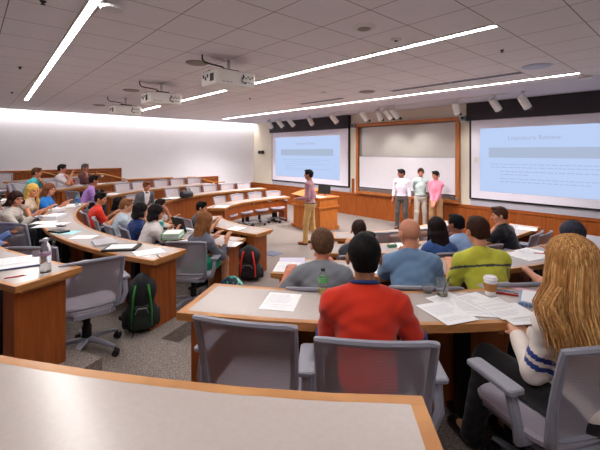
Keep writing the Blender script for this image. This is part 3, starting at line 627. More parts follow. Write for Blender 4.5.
    # legs
    if pose == 'sit':
        lg = legs or ((-.1, .02), (.1, .02)); HJ = [hip+V(-.09, 0, -.01), hip+V(.09, 0, -.01)]; KN = [V(-.12, .43, .54), V(.12, .43, .54)]
        AN = [V(-.12+lg[0][0]*.3, .40+lg[0][1], .09), V(.12+lg[1][0]*.3, .40+lg[1][1], .09)]
    else:
        HJ = [hip+V(s*.09, 0, -.02) for s in (-1, 1)]; lg = legs or ((-.1, 0, .0), (.1, 0, .0)); KN = [V(s*.1+l[0]*.1, .02+l[1]*.5, .50*f) for s, l in zip((-1, 1), lg)]; AN = [V(s*.1+l[0]*.3, l[1]-.02, .09) for s, l in zip((-1, 1), lg)]
    def legp(i, k=.03, part=(0, 1)):
        q = []
        for a in (0, 1):
            q.append(cap(HJ[a], KN[a], .083*w+i, .056+i, k))
            if pantlen > .5: q.append(cap(KN[a], AN[a]+(0 if i == 0 else V(0, 0, -.02)), .054+i, .04+i*1.3, k))
        return q
    pl = pantlen; pantlen = 1; body += legp(0); pantlen = pl
    for a in (0, 1): body.append(cap(AN[a], AN[a]+V(0, .11, -.045), .036, .03, .02))
    sk_m = skin(sk); lip = mat('lips', (max(0, sk[0]-22), max(0, sk[1]-52), max(0, sk[2]-42)), .4)
    sdf_mesh('body', body, res, [sk_m, lip], root)
    # eyes and brows
    for s in (-1, 1):
        c = h(s*.031, .079, .005); MB().lathe([(.001, -.011), (.008, -.008), (.0112, 0), (.008, .008), (.001, .011)], c, 10).build('eye', mat('eye_dark', (34, 24, 20), .2), root, True)
        if hair != 'cap' : MB().tube([h(s*.015, .0935, .025), h(s*.032, .094, .0305), h(s*.05, .081, .026)], .0038, 6).build('eyebrow', hairm(hc), root)
    # shirt
    i = .013; top_clip = [(sp(L_-.005, 0), nrm(ld*1+ln*(.15)))]; q = torso(i)
    for a, (Sx, Eb, W) in enumerate(arms):
        if sleeve == 'none': q.append(cap(Sx, Sx+(Eb-Sx)*.05, .056*w+i, .052*w+i, .03)); continue
        if sleeve == 'short':
            e = Sx+(Eb-Sx)*.72; dn = nrm(Eb-Sx); q.append(cap(Sx, Eb, .052*w+i, .045*w+i+.004, .03, clip=[(e, dn)]))
        else:
            e = W-(W-Eb)*(.04 if sleeve == 'long' else .35); dn = nrm(W-Eb)
            q.append(cap(Sx, Eb, (.046 if female else .055)*w+i, .043*w+i, .03)); q.append(cap(Eb, W, .042*w+i, .03+i, .02, clip=[(e, dn)]))
    q.append(cap(sp(L_-.06, -.01), sp(L_+.012, -.012), .06+i*.3, .058+i*.3, .03))
    hem = hip[2]-.09 if pose == 'sit' else hip[2]-.04*f
    if belt: hem = hip[2]+.03
    wr = lambda X, Y, Z: (.0016*np.sin(X*31+Z*47+Y*22+np.sin(Z*23)*1.6)+.0016*np.sin(Z*83-X*48+Y*17+2*np.sin(X*19))).astype(np.float32)
    cf = colfn(dict(arms=arms, sp=sp, hip=hip, ld=ld, L=L_, h=h)) if colfn else None
    sdf_mesh('shirt', q, min(res, .010), [cloth(shirt)]+([cloth(shirt2)] if shirt2 else []), root, clips=[((0, 0, hem), (0, 0, -1)), (tuple(sp(L_+.028)), tuple(ld))], disp=wr, colfn=cf)
    if collar:
        cm = cloth(collar); ring = []; ra = .0665 if not female else .06
        for k in range(25): a = 2*math.pi*k/24; ring.append(sp(L_+.026, -.01)+tw @ (V(math.cos(a)*ra, 0, 0)+ln*math.sin(a)*ra*.95)-V(0, 0, .012*max(0, math.sin(a))))
        MB().tube(ring, .014, 8, flat=.8, caps=False).build('collar', cm, root, True)
        if sleeve == 'short':
            for Sx, Eb, W in arms:
                dn = nrm(Eb-Sx); e = Sx+(Eb-Sx)*.715; MB().tube([e-dn*.016, e+dn*.006], [.050*w+i+.009, .0495*w+i+.009], 20).build('cuff', cm, root, True)
    # trousers
    ps = [ell(hip+V(0, -.01, -.01), (.17*w+.008, .12+.008, .11), Rt, .04)]+legp(.014)
    if pose != 'sit': ps.append(ell(hip+V(0, -.01, -.02), (.168*w, .12, .13), None, .04))
    cl = [((0, 0, hip[2]+(.105 if pose == 'sit' else .055)), (0, 0, 1))]
    if pantlen <= .5: ps = ps[:1]+[cap(HJ[a], HJ[a]+(KN[a]-HJ[a])*.6, .1*w, .088, .03) for a in (0, 1)]
    else: cl.append(((0, 0, .045), (0, 0, -1)))
    sdf_mesh('trousers', ps, max(res, .011), [cloth(pants)], root, clips=cl, disp=wr)
    if belt: MB().tube([tuple(hip+V(math.cos(2*math.pi*k/24)*.176*w, -.01+math.sin(2*math.pi*k/24)*.128, .03)) for k in range(25)], .014, 8, flat=1.0, caps=False).build('belt', mat('dark_leather', (36, 26, 22), .4), root)
    for a in (0, 1):
        c = AN[a]; sdf_mesh('shoe', [cap((c[0], c[1]-.02, .045), (c[0], c[1]+.15, .035), .045, .038, .02), cap((c[0], c[1], .06), (c[0], c[1], .10), .045, .045, .02)], .011, [mat('shoe_leather', shoes, .4)], root, clips=[((0, 0, .002), (0, 0, -1))])
    # hair
    hm = hairm(hc); fn = nrm(HR @ V(0, .72, -.69)); pf = h(0, .092, .056); dnv = HR @ V(0, 0, -1)
    strand = lambda X, Y, Z: (.0016*np.sin(np.arctan2(X-HO[0], Y-HO[1]+.02)*34+Z*9)+.0012*np.sin(np.arctan2(X-HO[0], Y-HO[1]+.02)*61+Z*31)).astype(np.float32)
    if hair in ('short', 'curly', 'cap', 'buzz'):
        g = {'short': .010, 'curly': .018, 'cap': .016, 'buzz': .004}[hair]
        pr = [ell(h(0, -.016, .03), (.076+g, .094+g, .09+g*.9), HR, .02, clip=[(pf, fn), (h(0, 0, -.064), dnv)])]
        if hair in ('short', 'curly'): pr += [cap(h(-.035, -.07, -.035), h(.035, -.07, -.035), .026, .026, .03, clip=[(h(0, 0, -.064), dnv)])]
        if hair == 'short': pr += [ell(h(.02, .05, .105), (.05, .045, .022), HR, .02), cap(h(.079, .02, .03), h(.078, .012, -.012), .008, .005, .008), cap(h(-.079, .02, .03), h(-.078, .012, -.012), .008, .005, .008)]
        dsp = (lambda X, Y, Z: (.005*np.sin(X*150)*np.sin(Y*140)*np.sin(Z*160)).astype(np.float32)) if hair == 'curly' else (strand if hair == 'short' else None)
        sdf_mesh('hair' if hair != 'cap' else 'knit_cap', pr, min(res, .008), [hm], root, disp=dsp)
    elif hair in ('long', 'bob'):
        dl = -.37 if hair == 'long' else -.10; bk = lambda zz: -.125-max(0, -zz-.17)*math.tan(lean)*.95
        pr = [ell(h(0, -.02, .03), (.094, .112, .102), HR, .03, clip=[(h(0, .095, .058), nrm(HR @ V(0, .86, -.5)))])]
        for xx in (-.062, -.03, 0, .03, .062):
            pts = [h(xx, -.075+abs(xx)*.4, .03), h(xx*1.25, -.095+abs(xx)*.6, -.08)]
            e = h(xx*1.4, 0, 0)+V(0, bk(dl)-.0+abs(xx)*.3, dl); pts.append(e)
            pr += [cap(pts[0], pts[1], .035, .034, .03), cap(pts[1], pts[2], .034, .018, .03)]
        for s in (-1, 1): pr += [cap(h(s*.075, .01, .03), h(s*.085, .0, -.06), .022, .022, .03), cap(h(s*.085, .0, -.06), h(s*.1, .01, dl*.55), .024, .026, .03), cap(h(s*.1, .01, dl*.55), h(s*.105, .035, dl*.95), .026, .012, .03)]
        sdf_mesh('hair', pr, min(res, .008), [hm], root, disp=strand)
    elif hair == 'bald':
        sdf_mesh('hair', [ell(h(0, -.014, .02), (.0775, .0955, .088), HR, .02, clip=[(h(0, .0, .035), HR @ V(0, .3, .95)), (h(0, 0, -.07), dnv), (h(0, .03, 0), HR @ V(0, 1, 0))])], .006, [mat('stubble', tuple(int(v) for v in hc), .7)], root)
    root_info = dict(arms=arms, h=h, HR=HR, NB=NB, sp=sp, HO=HO, hip=hip, lean=lean); return root, root_info
# ================================================================ chairs and people in their places
def flatr(x, y): return math.hypot(x-CX, y-CY)
def ring(px, r, far):      # where the sight line through a column of seats meets the circle of radius r (flattened like the desks)
    q = (px-300)/FPX; dx, dy = -.7454+.6664*q, .6664+.7454*q; best = None
    n0 = None
    for i in range(40, 2200):
        d = i*.01; x, y = d*dx, d*dy; th = math.atan2(x-CX, -(y-CY)); v = flatr(x, y)-r*flat(th)
        if n0 is not None and (v > 0) != (n0 > 0):
            best = (x, y)
            if not far: return best
        n0 = v
    return best
def bchair(x, y, t, lab, off=0, group='empty grey office chairs'):   # given where its backrest stands
    a = toC(x, y, off); f = (-math.sin(R(a)), math.cos(R(a))); return chair(x+f[0]*.3, y+f[1]*.3, t, a, lab, group)
for i, (px, lab) in enumerate(((219, 'empty grey chair of the far front row, at its aisle end'), (236.5, 'empty grey chair of the far front row, second from the aisle end'), (254.5, 'empty grey chair of the far front row, second from the podium'), (273, 'empty grey chair of the far front row, closest to the podium'))):
    q = (px-300)/FPX; xx = (-9.2, -9.38, -9.45, -9.4)[i]; dd_ = xx/(-.7454+.6664*q); bchair(xx, dd_*(.6664+.7454*q), 0, lab, -14)
for px, lab in ((171.5, 'empty grey chair behind the papers next to the black handbag'), (193, 'empty grey chair right behind the black handbag'), (209.5, 'empty grey chair, first one past the black handbag towards the front'), (227, 'empty grey chair of the handbag row, second from its front end'), (243.5, 'empty grey chair of the handbag row, at its front end by the cream wall')):
    bchair(*ring(px, RIN[1]+DD+.40, True), 1, lab, -16)
for px, lab in ((122, 'empty grey chair beside the man in purple'), (139, 'empty grey chair behind the man in the grey suit, partly hidden by him'), (160.5, 'empty grey chair just past the suited man, in the row of the purple shirt'), (177, 'empty grey chair of the purple shirt row, second from its front end'), (194, 'empty grey chair of the purple shirt row, at its front end')):
    bchair(*ring(px, RIN[2]+DD+.40, True), 2, lab, -18)
for px, lab in ((20, 'empty grey chair beside the man in teal'), (50, 'empty grey chair between the men in teal and white')): bchair(*ring(px, RIN[3]+DD+.42, True), 3, lab)
bchair(-13.45, .72, 4, 'empty grey chair at the topmost desk by the side wall', -40)
for px, lab in ((374, 'empty mesh chair of the near front row, just past the red shirt man\'s head'), (395, 'empty mesh chair of the near front row, beside the shaved head'), (424, 'empty mesh chair of the near front row, between the shaved head and long black hair'), (449, 'empty mesh chair of the near front row, past the long black hair')):
    bchair(*ring(px, RIN[0]+DD+.40, False), 0, lab)
x, y, _ = dep(547, 5.0); bchair(x, y, 1, 'empty mesh chair beside the man in the black shirt', 14)
x, y, _ = dep(243, 1.69); bchair(x, y, 3, 'empty grey mesh chair next to the man in the red shirt', -4)
x, y, _ = dep(11, 4.85); bchair(x, y, 2, 'rounded empty grey chair behind the woman in cream', 30)
x, y, _ = dep(31, 3.62); bchair(x, y, 2, 'empty grey chair right behind the clear water bottle', 32)
chair(-3.86, .82, 2, 88, 'empty mesh chair turned aside, beside the water bottle desk', 'empty grey office chairs')
x, y, _ = dep(184, 7.0); bchair(x, y, 0, 'empty light grey chair behind the open laptop', 6)

def sit(lab, px, d, t, top, off=0, chlab=None, choff=None, at_xy=None, ringr=None, chxy=None, **k):
    x, y = at_xy or (ring(px, ringr, False) if ringr else dep(px, d)[:2])
    if top > 100: top = min(1.35, max(1.05, CAM_H-(top-152)*(-.7454*x+.6664*y)/FPX-STEP*t))
    a = toC(x, y, off); f = (-math.sin(R(a)), math.cos(R(a)))
    lm = k.get('lm', 24); c = max(math.cos(R(lm)), min(1, (top-.835)/.515)); s = min(.515, (top-.835)/c)*math.sin(math.acos(c))+.035; hx, hy = x-f[0]*s, y-f[1]*s
    p, info = person(lab, hx, hy, STEP*t, a, top=top, **k)
    if chlab:
        a2 = toC(x, y, off if choff is None else choff); f2 = (-math.sin(R(a2)), math.cos(R(a2))); cx_, cy_ = chxy or (hx+f2[0]*.02, hy+f2[1]*.02); chair(cx_, cy_, t, a2, chlab, 'occupied grey office chairs')
    return p, info
def stripe_yellow(I):
    ld, hip = I['ld'], I['hip']
    def f(P_): v = (P_-hip)@ld; return ((v > I['L']-.145) & (v < I['L']-.128) & (P_[:, 1] < hip[1]+.6)).astype(np.int32)
    return f
def stripe_sweater(I):
    def f(P_):
        out = np.zeros(len(P_), np.int32)
        for S, E_, W in I['arms']:
            ax = nrm(E_-S); v = (P_-S)@ax; L_ = np.linalg.norm(E_-S); rad = np.linalg.norm((P_-S)-np.outer(v, ax), axis=1)
            out |= ((rad < .085) & (((v > L_*.52) & (v < L_*.62)) | ((v > L_*.70) & (v < L_*.80)))).astype(np.int32)
        return out
    return f
G = lambda l: 'grey mesh chair under '+l
# near wing
sit('man in a red T-shirt with navy collar, seen from behind', 364, 1.98, 3, 232, 0, G('the man in the red T-shirt'), lm=17, chxy=(-1.13, 1.46), shirt=(196, 46, 26), collar=(34, 48, 98), sk=(178, 122, 92), hc=(18, 15, 16), res=.0075, wide=.98, pitch=2, hL=(-.12, .36, .78), hR=(.24, .34, .775), poleL=(-.3, -.4, -1), poleR=(.45, -.3, -1))
BL, BI = sit('woman with long blonde hair in a cream sweater with navy sleeve stripes', 575, 1.80, 3, 1.30, 14, G('the blonde woman'), at_xy=(-.475, 2.10), chxy=(-.55, 2.07), lm=6, shirt=(224, 214, 208), shirt2=(38, 58, 128), colfn=stripe_sweater, sleeve='long', sk=(214, 158, 130), hair='long', hc=(166, 116, 66), pants=(20, 18, 22), res=.0065, female=True, pitch=4, yaw=-6,
     hL=(-.02, .33, .705), hR=(.05, .35, .70), poleL=(-.5, -.6, -1), legs=((-.1, .12), (-.1, .05)), curl=.9, shoes=(16, 14, 16), wide=.97)
sit('man in a grey T-shirt with tousled brown hair, elbows on the desk', 322, 3.02, 2, 1.22, 4, G('the man in the grey T-shirt'), shirt=(128, 132, 140), sk=(206, 128, 104), hair='curly', hc=(96, 70, 52), yaw=14, wide=1.03, res=.009, hL=(-.30, .38, .775), hR=(.1, .5, .8), poleL=(-.7, 0, -.8))
sit('man with shaved head in a blue T-shirt, hand on his face', 409, 3.08, 2, 1.30, -3, G('the man with the shaved head'), shirt=(112, 144, 180), sk=(208, 142, 112), hair='bald', hc=(198, 136, 108), yaw=24, wide=1.03, res=.0085, hL='chin', hR=(.2, .46, .79))
sit('man in a yellow T-shirt with a grey stripe across his shoulders', 477, 3.15, 2, 1.30, 0, G('the man in the yellow T-shirt'), shirt=(208, 210, 74), shirt2=(74, 82, 84), colfn=stripe_yellow, sk=(214, 150, 118), hc=(62, 38, 30), yaw=6, wide=1.03, res=.008)
sit('person in a dark knitted cap, mostly hidden behind the blonde woman', 573, 3.4, 2, 1.17, 0, G('the person in the dark cap'), shirt=(60, 70, 96), sk=(200, 140, 112), hair='cap', hc=(58, 60, 74), wide=1.0, hL=(-.32, .36, .72), poleL=(-1, 0, -.7), pants=(120, 126, 136))
sit('person with dark hair, mostly hidden between grey and red T-shirts', 359, 4.35, 1, 1.17, 0, G('the person hidden between grey and red T-shirts'), shirt=(70, 70, 80), sk=(190, 130, 100), hc=(58, 42, 36))
sit('woman with long black hair in a blue top, seen from behind', 436, 4.5, 1, 1.22, 0, G('the woman with long black hair'), shirt=(52, 84, 142), sk=(196, 140, 112), hair='long', hc=(34, 24, 26), female=True, res=.009)
sit('man with black hair in a light blue shirt, leaning on his brown arm', 456, 4.75, 1, 1.20, 12, G('the man in light blue leaning on his arm'), shirt=(150, 178, 220), sk=(150, 92, 68), hc=(20, 18, 22), hL='chin', yaw=10)
sit('man in a black shirt with his hand at his mouth', 499, 5.35, 1, 1.22, 18, G('the man in the black shirt'), shirt=(26, 28, 38), sk=(212, 150, 122), hc=(78, 52, 40), yaw=34, hL='chin', wide=1.05, res=.009)
# centre block, second row
sit('man in a red polo shirt with short black hair, facing front', 101, 6.96, 1, 192, 12, G('the man in the red polo'), chxy=(-7.62, 1.86), shirt=(216, 48, 30), sk=(196, 140, 104), hc=(22, 18, 20), yaw=-35, sleeve='short')
sit('man with light brown hair in a pale grey T-shirt, leaning forward', 127, 5.75, 1, 198.5, -6, G('the man in the pale grey T-shirt'), ringr=4.98, shirt=(176, 190, 204), sk=(216, 160, 132), hc=(136, 92, 58), yaw=-15, wide=1.06)
sit('woman with a black bob in a navy top', 141, 5.35, 1, 203, -6, G('the woman in navy'), ringr=4.98, shirt=(30, 50, 104), sleeve='none', sk=(200, 140, 104), hair='bob', hc=(24, 18, 20), female=True, yaw=-12, hR='chin')
sit('person with black hair in a white shirt, bent low over the desk', 152, 4.85, 1, 217, -12, G('the person in white bent over the desk'), ringr=4.98, shirt=(218, 210, 210), sk=(190, 126, 98), hair='bob', hc=(26, 20, 22), female=True, yaw=-20)
sit('girl with brown hair in a grey top and green shorts', 205, 4.62, 1, 213, -10, G('the girl with brown hair'), ringr=5.02, choff=24, shirt=(96, 98, 112), sleeve='three', pants=(30, 150, 120), pantlen=.4, sk=(200, 138, 108), hair='long', hc=(134, 88, 54), female=True, yaw=-8, res=.009)
# centre block, front row
sit('person with black hair in a dark top, in front of the brown haired girl', 201, 7.2, 0, 1.16, -20, G('the person in front of the brown haired girl'), shirt=(52, 54, 70), sk=(196, 140, 110), hc=(16, 16, 20), yaw=-20)
sit('person with long black hair, mostly hidden between red polo and grey T-shirt', 119, 7.9, 0, 1.2, -15, None, shirt=(40, 40, 48), sk=(196, 140, 110), hair='long', hc=(22, 18, 20), female=True)
sit('person in a white top holding a hand up behind the woman in navy', 157, 7.6, 0, 1.04, -15, None, shirt=(220, 216, 214), sk=(206, 146, 116), hc=(30, 24, 24), hL=(-.1, .3, .95))
# centre block, third row: the three women and the man in blue
sit('woman with dark brown hair in a cream cardigan', 16, 6.05, 2, 1.19, -12, G('the woman in the cream cardigan'), shirt=(206, 198, 190), sleeve='long', sk=(214, 150, 122), hair='bob', hc=(56, 34, 32), female=True, yaw=-38, res=.009)
sit('woman with long yellow-blonde hair, resting bare arms on the desk', 33, 6.75, 2, 1.27, -8, G('the yellow-blonde woman'), shirt=(218, 196, 176), sleeve='none', sk=(224, 156, 118), hair='long', hc=(226, 180, 92), female=True, yaw=-38, res=.009)
sit('woman with wavy auburn hair in a bright blue dress', 50, 7.35, 2, 1.23, -4, G('the woman in the bright blue dress'), shirt=(34, 120, 206), sleeve='short', sk=(218, 150, 124), hair='long', hc=(124, 76, 52), female=True, yaw=-28, res=.009)
sit('person in a light blue shirt, only arm and shoulder in view', -14, 4.35, 2, 1.3, 0, None, shirt=(122, 150, 210), sleeve='long', sk=(200, 140, 110), hc=(40, 30, 26), yaw=-10, at_xy=(-5.93, .22), hR=(.2, .3, .74), poleR=(1, -.2, -.6))
# far wing
sit('man in a teal T-shirt resting his cheek on his hand', 37, 9.15, 3, 1.30, 14, G('the man in teal'), shirt=(72, 182, 190), sk=(204, 132, 104), hc=(92, 58, 42), hL='chin', yaw=12, wide=1.06)
sit('man in a white T-shirt with both hands before his mouth', 63, 10.0, 3, 1.36, 10, G('the man in the white T-shirt'), shirt=(212, 204, 212), sk=(196, 130, 104), hc=(32, 24, 26), hL='chin', hR=(.02, .26, 1.06), yaw=14)
sit('man in a brown shirt with grey hair and raised hands', 86, 10.8, 3, 1.35, 6, G('the man in the brown shirt'), shirt=(96, 58, 58), sk=(170, 110, 92), hc=(96, 90, 96), hR='chin', hL=(-.1, .28, 1.0), sleeve='three', wide=1.03)
sit('man in a light purple shirt leaning on the desk end', 94, 9.1, 2, 1.27, 26, G('the man in purple'), choff=60, shirt=(174, 128, 200), sleeve='long', sk=(170, 108, 84), hc=(26, 20, 22), yaw=10, hL=(-.14, .42, .78), wide=1.03)
SM, SI = sit('man in a grey suit jacket, white shirt and bow tie', 147, 9.15, 1, 1.29, -36, G('the man in the grey suit'), shirt=(92, 90, 98), sleeve='long', sk=(206, 140, 112), hair='short', hc=(122, 72, 52), yaw=-4, pitch=14, wide=1.03, hL='lap', hR='lap', shirt2=(226, 224, 230), pants=(26, 28, 40), res=.009,
    colfn=lambda I: (lambda P_: ((np.abs(P_[:, 0]) < .02+.085*np.clip(((P_-I['hip'])@I['ld'])/I['L']-.2, 0, 1)) & (P_[:, 1]-I['hip'][1] > .06) & (np.abs(P_[:, 0]) < .075)).astype(np.int32)))
bt = SI['h'](0, .052, -.150); MB().add([bt+V(-.045, 0, -.024), bt+V(-.045, 0, .024), bt+V(0, .012, .008), bt+V(0, .012, -.008), bt+V(.045, 0, .024), bt+V(.045, 0, -.024), bt+V(0, -.006, .008), bt+V(0, -.006, -.008)], [(0, 3, 2, 1), (3, 5, 4, 2), (0, 1, 6, 7), (7, 6, 4, 5), (1, 2, 6), (0, 7, 3), (2, 4, 6), (3, 7, 5)]).build('bow_tie', mat('navy_silk', (40, 48, 80), .4), SM)
# standing people
def stand(lab, px, d, face_deg, **k):
    x, y, _ = dep(px, d); return person(lab, x, y, 0, face_deg, pose='stand', wide=.87, **k)
CA = math.degrees(YAW)     # facing +CA points away from the camera
stand('standing presenter in a rose shirt and khaki trousers, in front of the podium', 310, 8.72, CA+72, standh=1.77, shirt=(166, 122, 134), sleeve='long', pants=(190, 152, 96), sk=(170, 108, 82), hc=(20, 18, 26), belt=True, hR=(.14, .20, 1.06), hL=(-.12, .25, 1.07), poleR=(.2, -.8, -1), poleL=(-.2, -.8, -1), res=.009, yaw=8, pitch=4, shoes=(122, 66, 40), legs=((-.02, .1, 0), (.02, -.08, 0)))
stand('standing man in a white shirt and dark grey trousers by the whiteboard', 401.5, 10.35, CA+180-28, standh=1.70, shirt=(222, 212, 226), sleeve='long', pants=(84, 78, 76), sk=(160, 98, 78), hc=(22, 18, 22), belt=True, yaw=-50, res=.01)
stand('standing man in a pale green shirt and light trousers, in the middle of the three', 420.5, 10.35, CA+180-4, standh=1.73, shirt=(196, 214, 212), sleeve='long', pants=(198, 188, 178), sk=(206, 134, 110), hc=(76, 48, 36), belt=True, hL='back', hR='back', yaw=-12, res=.01)
stand('standing man in a pink shirt and khaki trousers with folded hands', 436, 10.0, CA+180-38, standh=1.66, shirt=(236, 132, 156), sleeve='long', pants=(168, 130, 92), sk=(204, 132, 108), hc=(34, 24, 24), hL='front', hR='front', yaw=-22, res=.01)

# long blonde hair strands over the shoulders (part of the blonde woman)
def strands(root, I, n, cols, length, rad=.003, seed=5, band=None, flare=.022):
    rr = random.Random(seed); h = I['h']
    for ci, c in enumerate(cols):
        mb = MB()
        for k in range(n//len(cols)):
            a = max(-2, min(2, rr.gauss(0, 1.1))) if not band else rr.uniform(*band); a = max(-2.1, min(2.1, a)); sx, sy = math.sin(a), -math.cos(a); el = rr.uniform(.15, 1.45)
            p0 = h(sx*.092*math.cos(el), -.02+sy*.110*math.cos(el), .03+.104*math.sin(el)); m1 = h(sx*.098*math.cos(el*.5), -.02+sy*.117*math.cos(el*.5), .03+.106*math.sin(el*.5)); p1 = h(sx*.102, -.02+sy*.122, .01)
            ln = length*rr.uniform(.8, 1.06); jx = rr.uniform(-.012, .012); p2 = h(sx*.112+jx, -.02+sy*.125, -.09)
            p3 = p2+V(sx*flare+jx, -.02, -ln*.3); p4 = p3+V(sx*.0+rr.uniform(-.02, .02), -.045, -ln*.33); p5 = p4+V(rr.uniform(-.03, .03), -.035, -ln*.3)
            ctrl = [p0, m1, p1, p2, p3, p4, p5]; pts = []
            for i in range(len(ctrl)-1):
                a_ = ctrl[max(i-1, 0)]; b_ = ctrl[i]; c_ = ctrl[i+1]; d_ = ctrl[min(i+2, len(ctrl)-1)]
                for u in (0, .5): pts.append(.5*((2*b_)+(c_-a_)*u+(2*a_-5*b_+4*c_-d_)*u*u+(3*b_-a_-3*c_+d_)*u**3))
            pts.append(ctrl[-1]); mb.tube(pts, [rad*.6]+[rad]*(len(pts)-3)+[rad*.7, rad*.2], 4, flat=.6, caps=False)
        mb.build('hair_strands', hairm(c), root, True)
strands(BL, BI, 1150, [(176, 124, 72), (150, 100, 58), (214, 168, 110), (190, 140, 86)], .37, .0032)
strands(BL, BI, 170, [(196, 146, 92), (168, 118, 70)], .27, .0032, 11, (-1.95, -1.1), .085)

# ================================================================ things on the desks
def ztop(t): return STEP*t+.74
def sheet(px, py, t, lab, w_=.216, l_=.28, rot=0, col=(240, 240, 244), n=1, lines=True, name='paper_sheet', cat='paper', lift=0, group=None, xy=None):
    x, y, _ = at(px, py, ztop(t)) if xy is None else (*xy, 0); a = toC(x, y)+rot; z = ztop(t)+lift+.0008
    e = tag(empty(name, (x, y, z), R(a)), lab, cat, group); m = mat('white_paper', col, .75, noise=.02); h_ = .0012*n
    MB().box((0, 0, h_/2), (w_, l_, h_)).build('page', m, e)
    if lines:
        mb = MB(); rr = random.Random(int(px*7+py))
        for k in range(int(l_/.016)-3):
            yy = l_/2-.03-k*.016
            if rr.random() < .14: continue
            wd = w_*rr.uniform(.5, .82); mb.box((-w_*.41+wd/2, yy, h_+.0003), (wd, .0045, .0004))
        mb.build('printed_lines', mat('faint_print', (214, 214, 222), .8), e)
    return e
def thing1(mb, name, m, px, py, t, lab, cat, rot=0, lift=0, smooth=False):
    x, y, _ = at(px, py, ztop(t)); o = mb.build(name, m, None, smooth, loc=(x, y, ztop(t)+lift), rz=R(toC(x, y)+rot)); return tag(o, lab, cat)
# near wing third row (spread papers, cups, binder)
sheet(281, 301.5, 3, 'printed sheet on the desk before the empty mesh chair', .216, .27, -2)
for px, py, rot, lab, li in ((446, 313, 20, 'paper sheet overhanging the desk edge, beside the red T-shirt man', .004), (455, 303, 28, 'paper sheet under the overhanging one, nearest the plastic cups', .001), (473, 307, -8, 'paper sheet in the middle of the spread papers', .002),
                          (482, 303, 22, 'paper sheet just before the coffee cup', .003), (500, 309, 12, 'large printed sheet on top of the spread papers beside the blonde woman', .007), (515, 314, 4, 'paper sheet of the spread, nearest the blonde woman', .004)):
    sheet(px, py, 3, lab, .216, .28, rot, lift=li)
def binder(px, py, t, lab, rot, cov, w_=.25, l_=.3, th=.02, name='ring_binder', pages=True):
    x, y, _ = at(px, py, ztop(t)); e = tag(empty(name, (x, y, ztop(t)), R(toC(x, y)+rot)), lab, 'binder'); cm = mat('binder_cover', cov, .4)
    MB().box((0, 0, .002), (w_, l_, .003), b=.001).box((0, 0, th), (w_, l_, .003), b=.001).box((-w_/2, 0, th/2), (.004, l_, th)).build('cover', cm, e)
    MB().box((.005, 0, th/2), (w_-.03, l_-.02, th-.005)).box((.005, 0, th+.004), (w_-.03, l_-.02, .004)).build('pages', PAPER, e)
    mb = MB()
    for k in range(12):
        yy = -l_/2+.03+k*(l_-.06)/11; mb.tube([(-w_/2+.012*math.cos(a), yy, th/2+(th/2+.006)*math.sin(a)) for a in [i*math.pi/4 for i in range(9)]], .0015, 5)
    mb.build('spiral', CHROME, e); return e
binder(548, 304, 3, 'spiral notebook with blue edge beside the blonde woman', 52, (112, 142, 190))
sheet(521, 289, 3, 'flat pink-edged folder behind the spiral notebook', .06, .2, 40, (220, 170, 190), lines=False, name='folder', cat='folder')
sheet(497, 285.5, 3, 'thin grey magazine lying behind the coffee cup', .26, .1, 8, (170, 166, 172), lines=False, name='magazine', cat='magazine')
e = thing1(MB().box((0, 0, .005), (.075, .14, .009), b=.003), 'phone', mat('phone_dark', (40, 44, 74), .25), 506, 293, 3, 'dark phone with a red edge beside the coffee cup', 'phone', 60)
MB().box((-.034, 0, .006), (.012, .135, .011), b=.002).build('red_case', mat('red_case', (190, 50, 40), .5), e)
def cup(px, py, t):
    x, y, _ = at(px, py, ztop(t)); e = tag(empty('coffee_cup', (x, y, ztop(t))), 'white paper coffee cup with a brown sleeve and lid', 'cup')
    smooth_auto(MB().lathe([(.027, 0), (.03, .002), (.041, .105), (.039, .106)], n=28).build('cup_body', PAPER, e)); smooth_auto(MB().lathe([(.0335, .032), (.035, .031), (.0405, .082), (.039, .083)], n=28).build('sleeve', mat('kraft_sleeve', (170, 116, 62), .8), e))
    smooth_auto(MB().lathe([(.043, .102), (.0445, .106), (.043, .111), (.038, .113), (.037, .123), (.034, .125), (.032, .121)], n=28).build('lid', mat('white_lid', (236, 232, 236), .4), e))
cup(490.5, 295, 3)
GLS = mat('clear_plastic', (235, 238, 242), .08, trans=.9, ior=1.2, spec=.5)
x, y, _ = at(442.5, 296, ztop(3)); e = tag(empty('plastic_cup', (x, y, ztop(3))), 'clear plastic cup with a straw and a little drink', 'cup')
smooth_auto(MB().lathe([(.03, 0), (.032, .002), (.042, .11), (.040, .11), (.030, .006)], n=24).build('cup_wall', GLS, e)); smooth_auto(MB().lathe([(.028, .004), (.031, .024)], n=20).build('drink', mat('pale_tea', (186, 170, 110), .2), e))
MB().tube([(.0, 0, .01), (.035, .01, .12), (.045, .012, .135)], .004, 8).build('straw', mat('dark_green_straw', (40, 60, 54), .4), e)
x, y, _ = at(427.5, 293, ztop(3)); e = tag(empty('plastic_tub', (x, y, ztop(3))), 'small empty clear plastic tub beside the straw cup', 'tub')
smooth_auto(MB().lathe([(.02, 0), (.024, .002), (.042, .05), (.045, .052), (.041, .05), (.022, .006)], n=24).build('tub_wall', GLS, e))
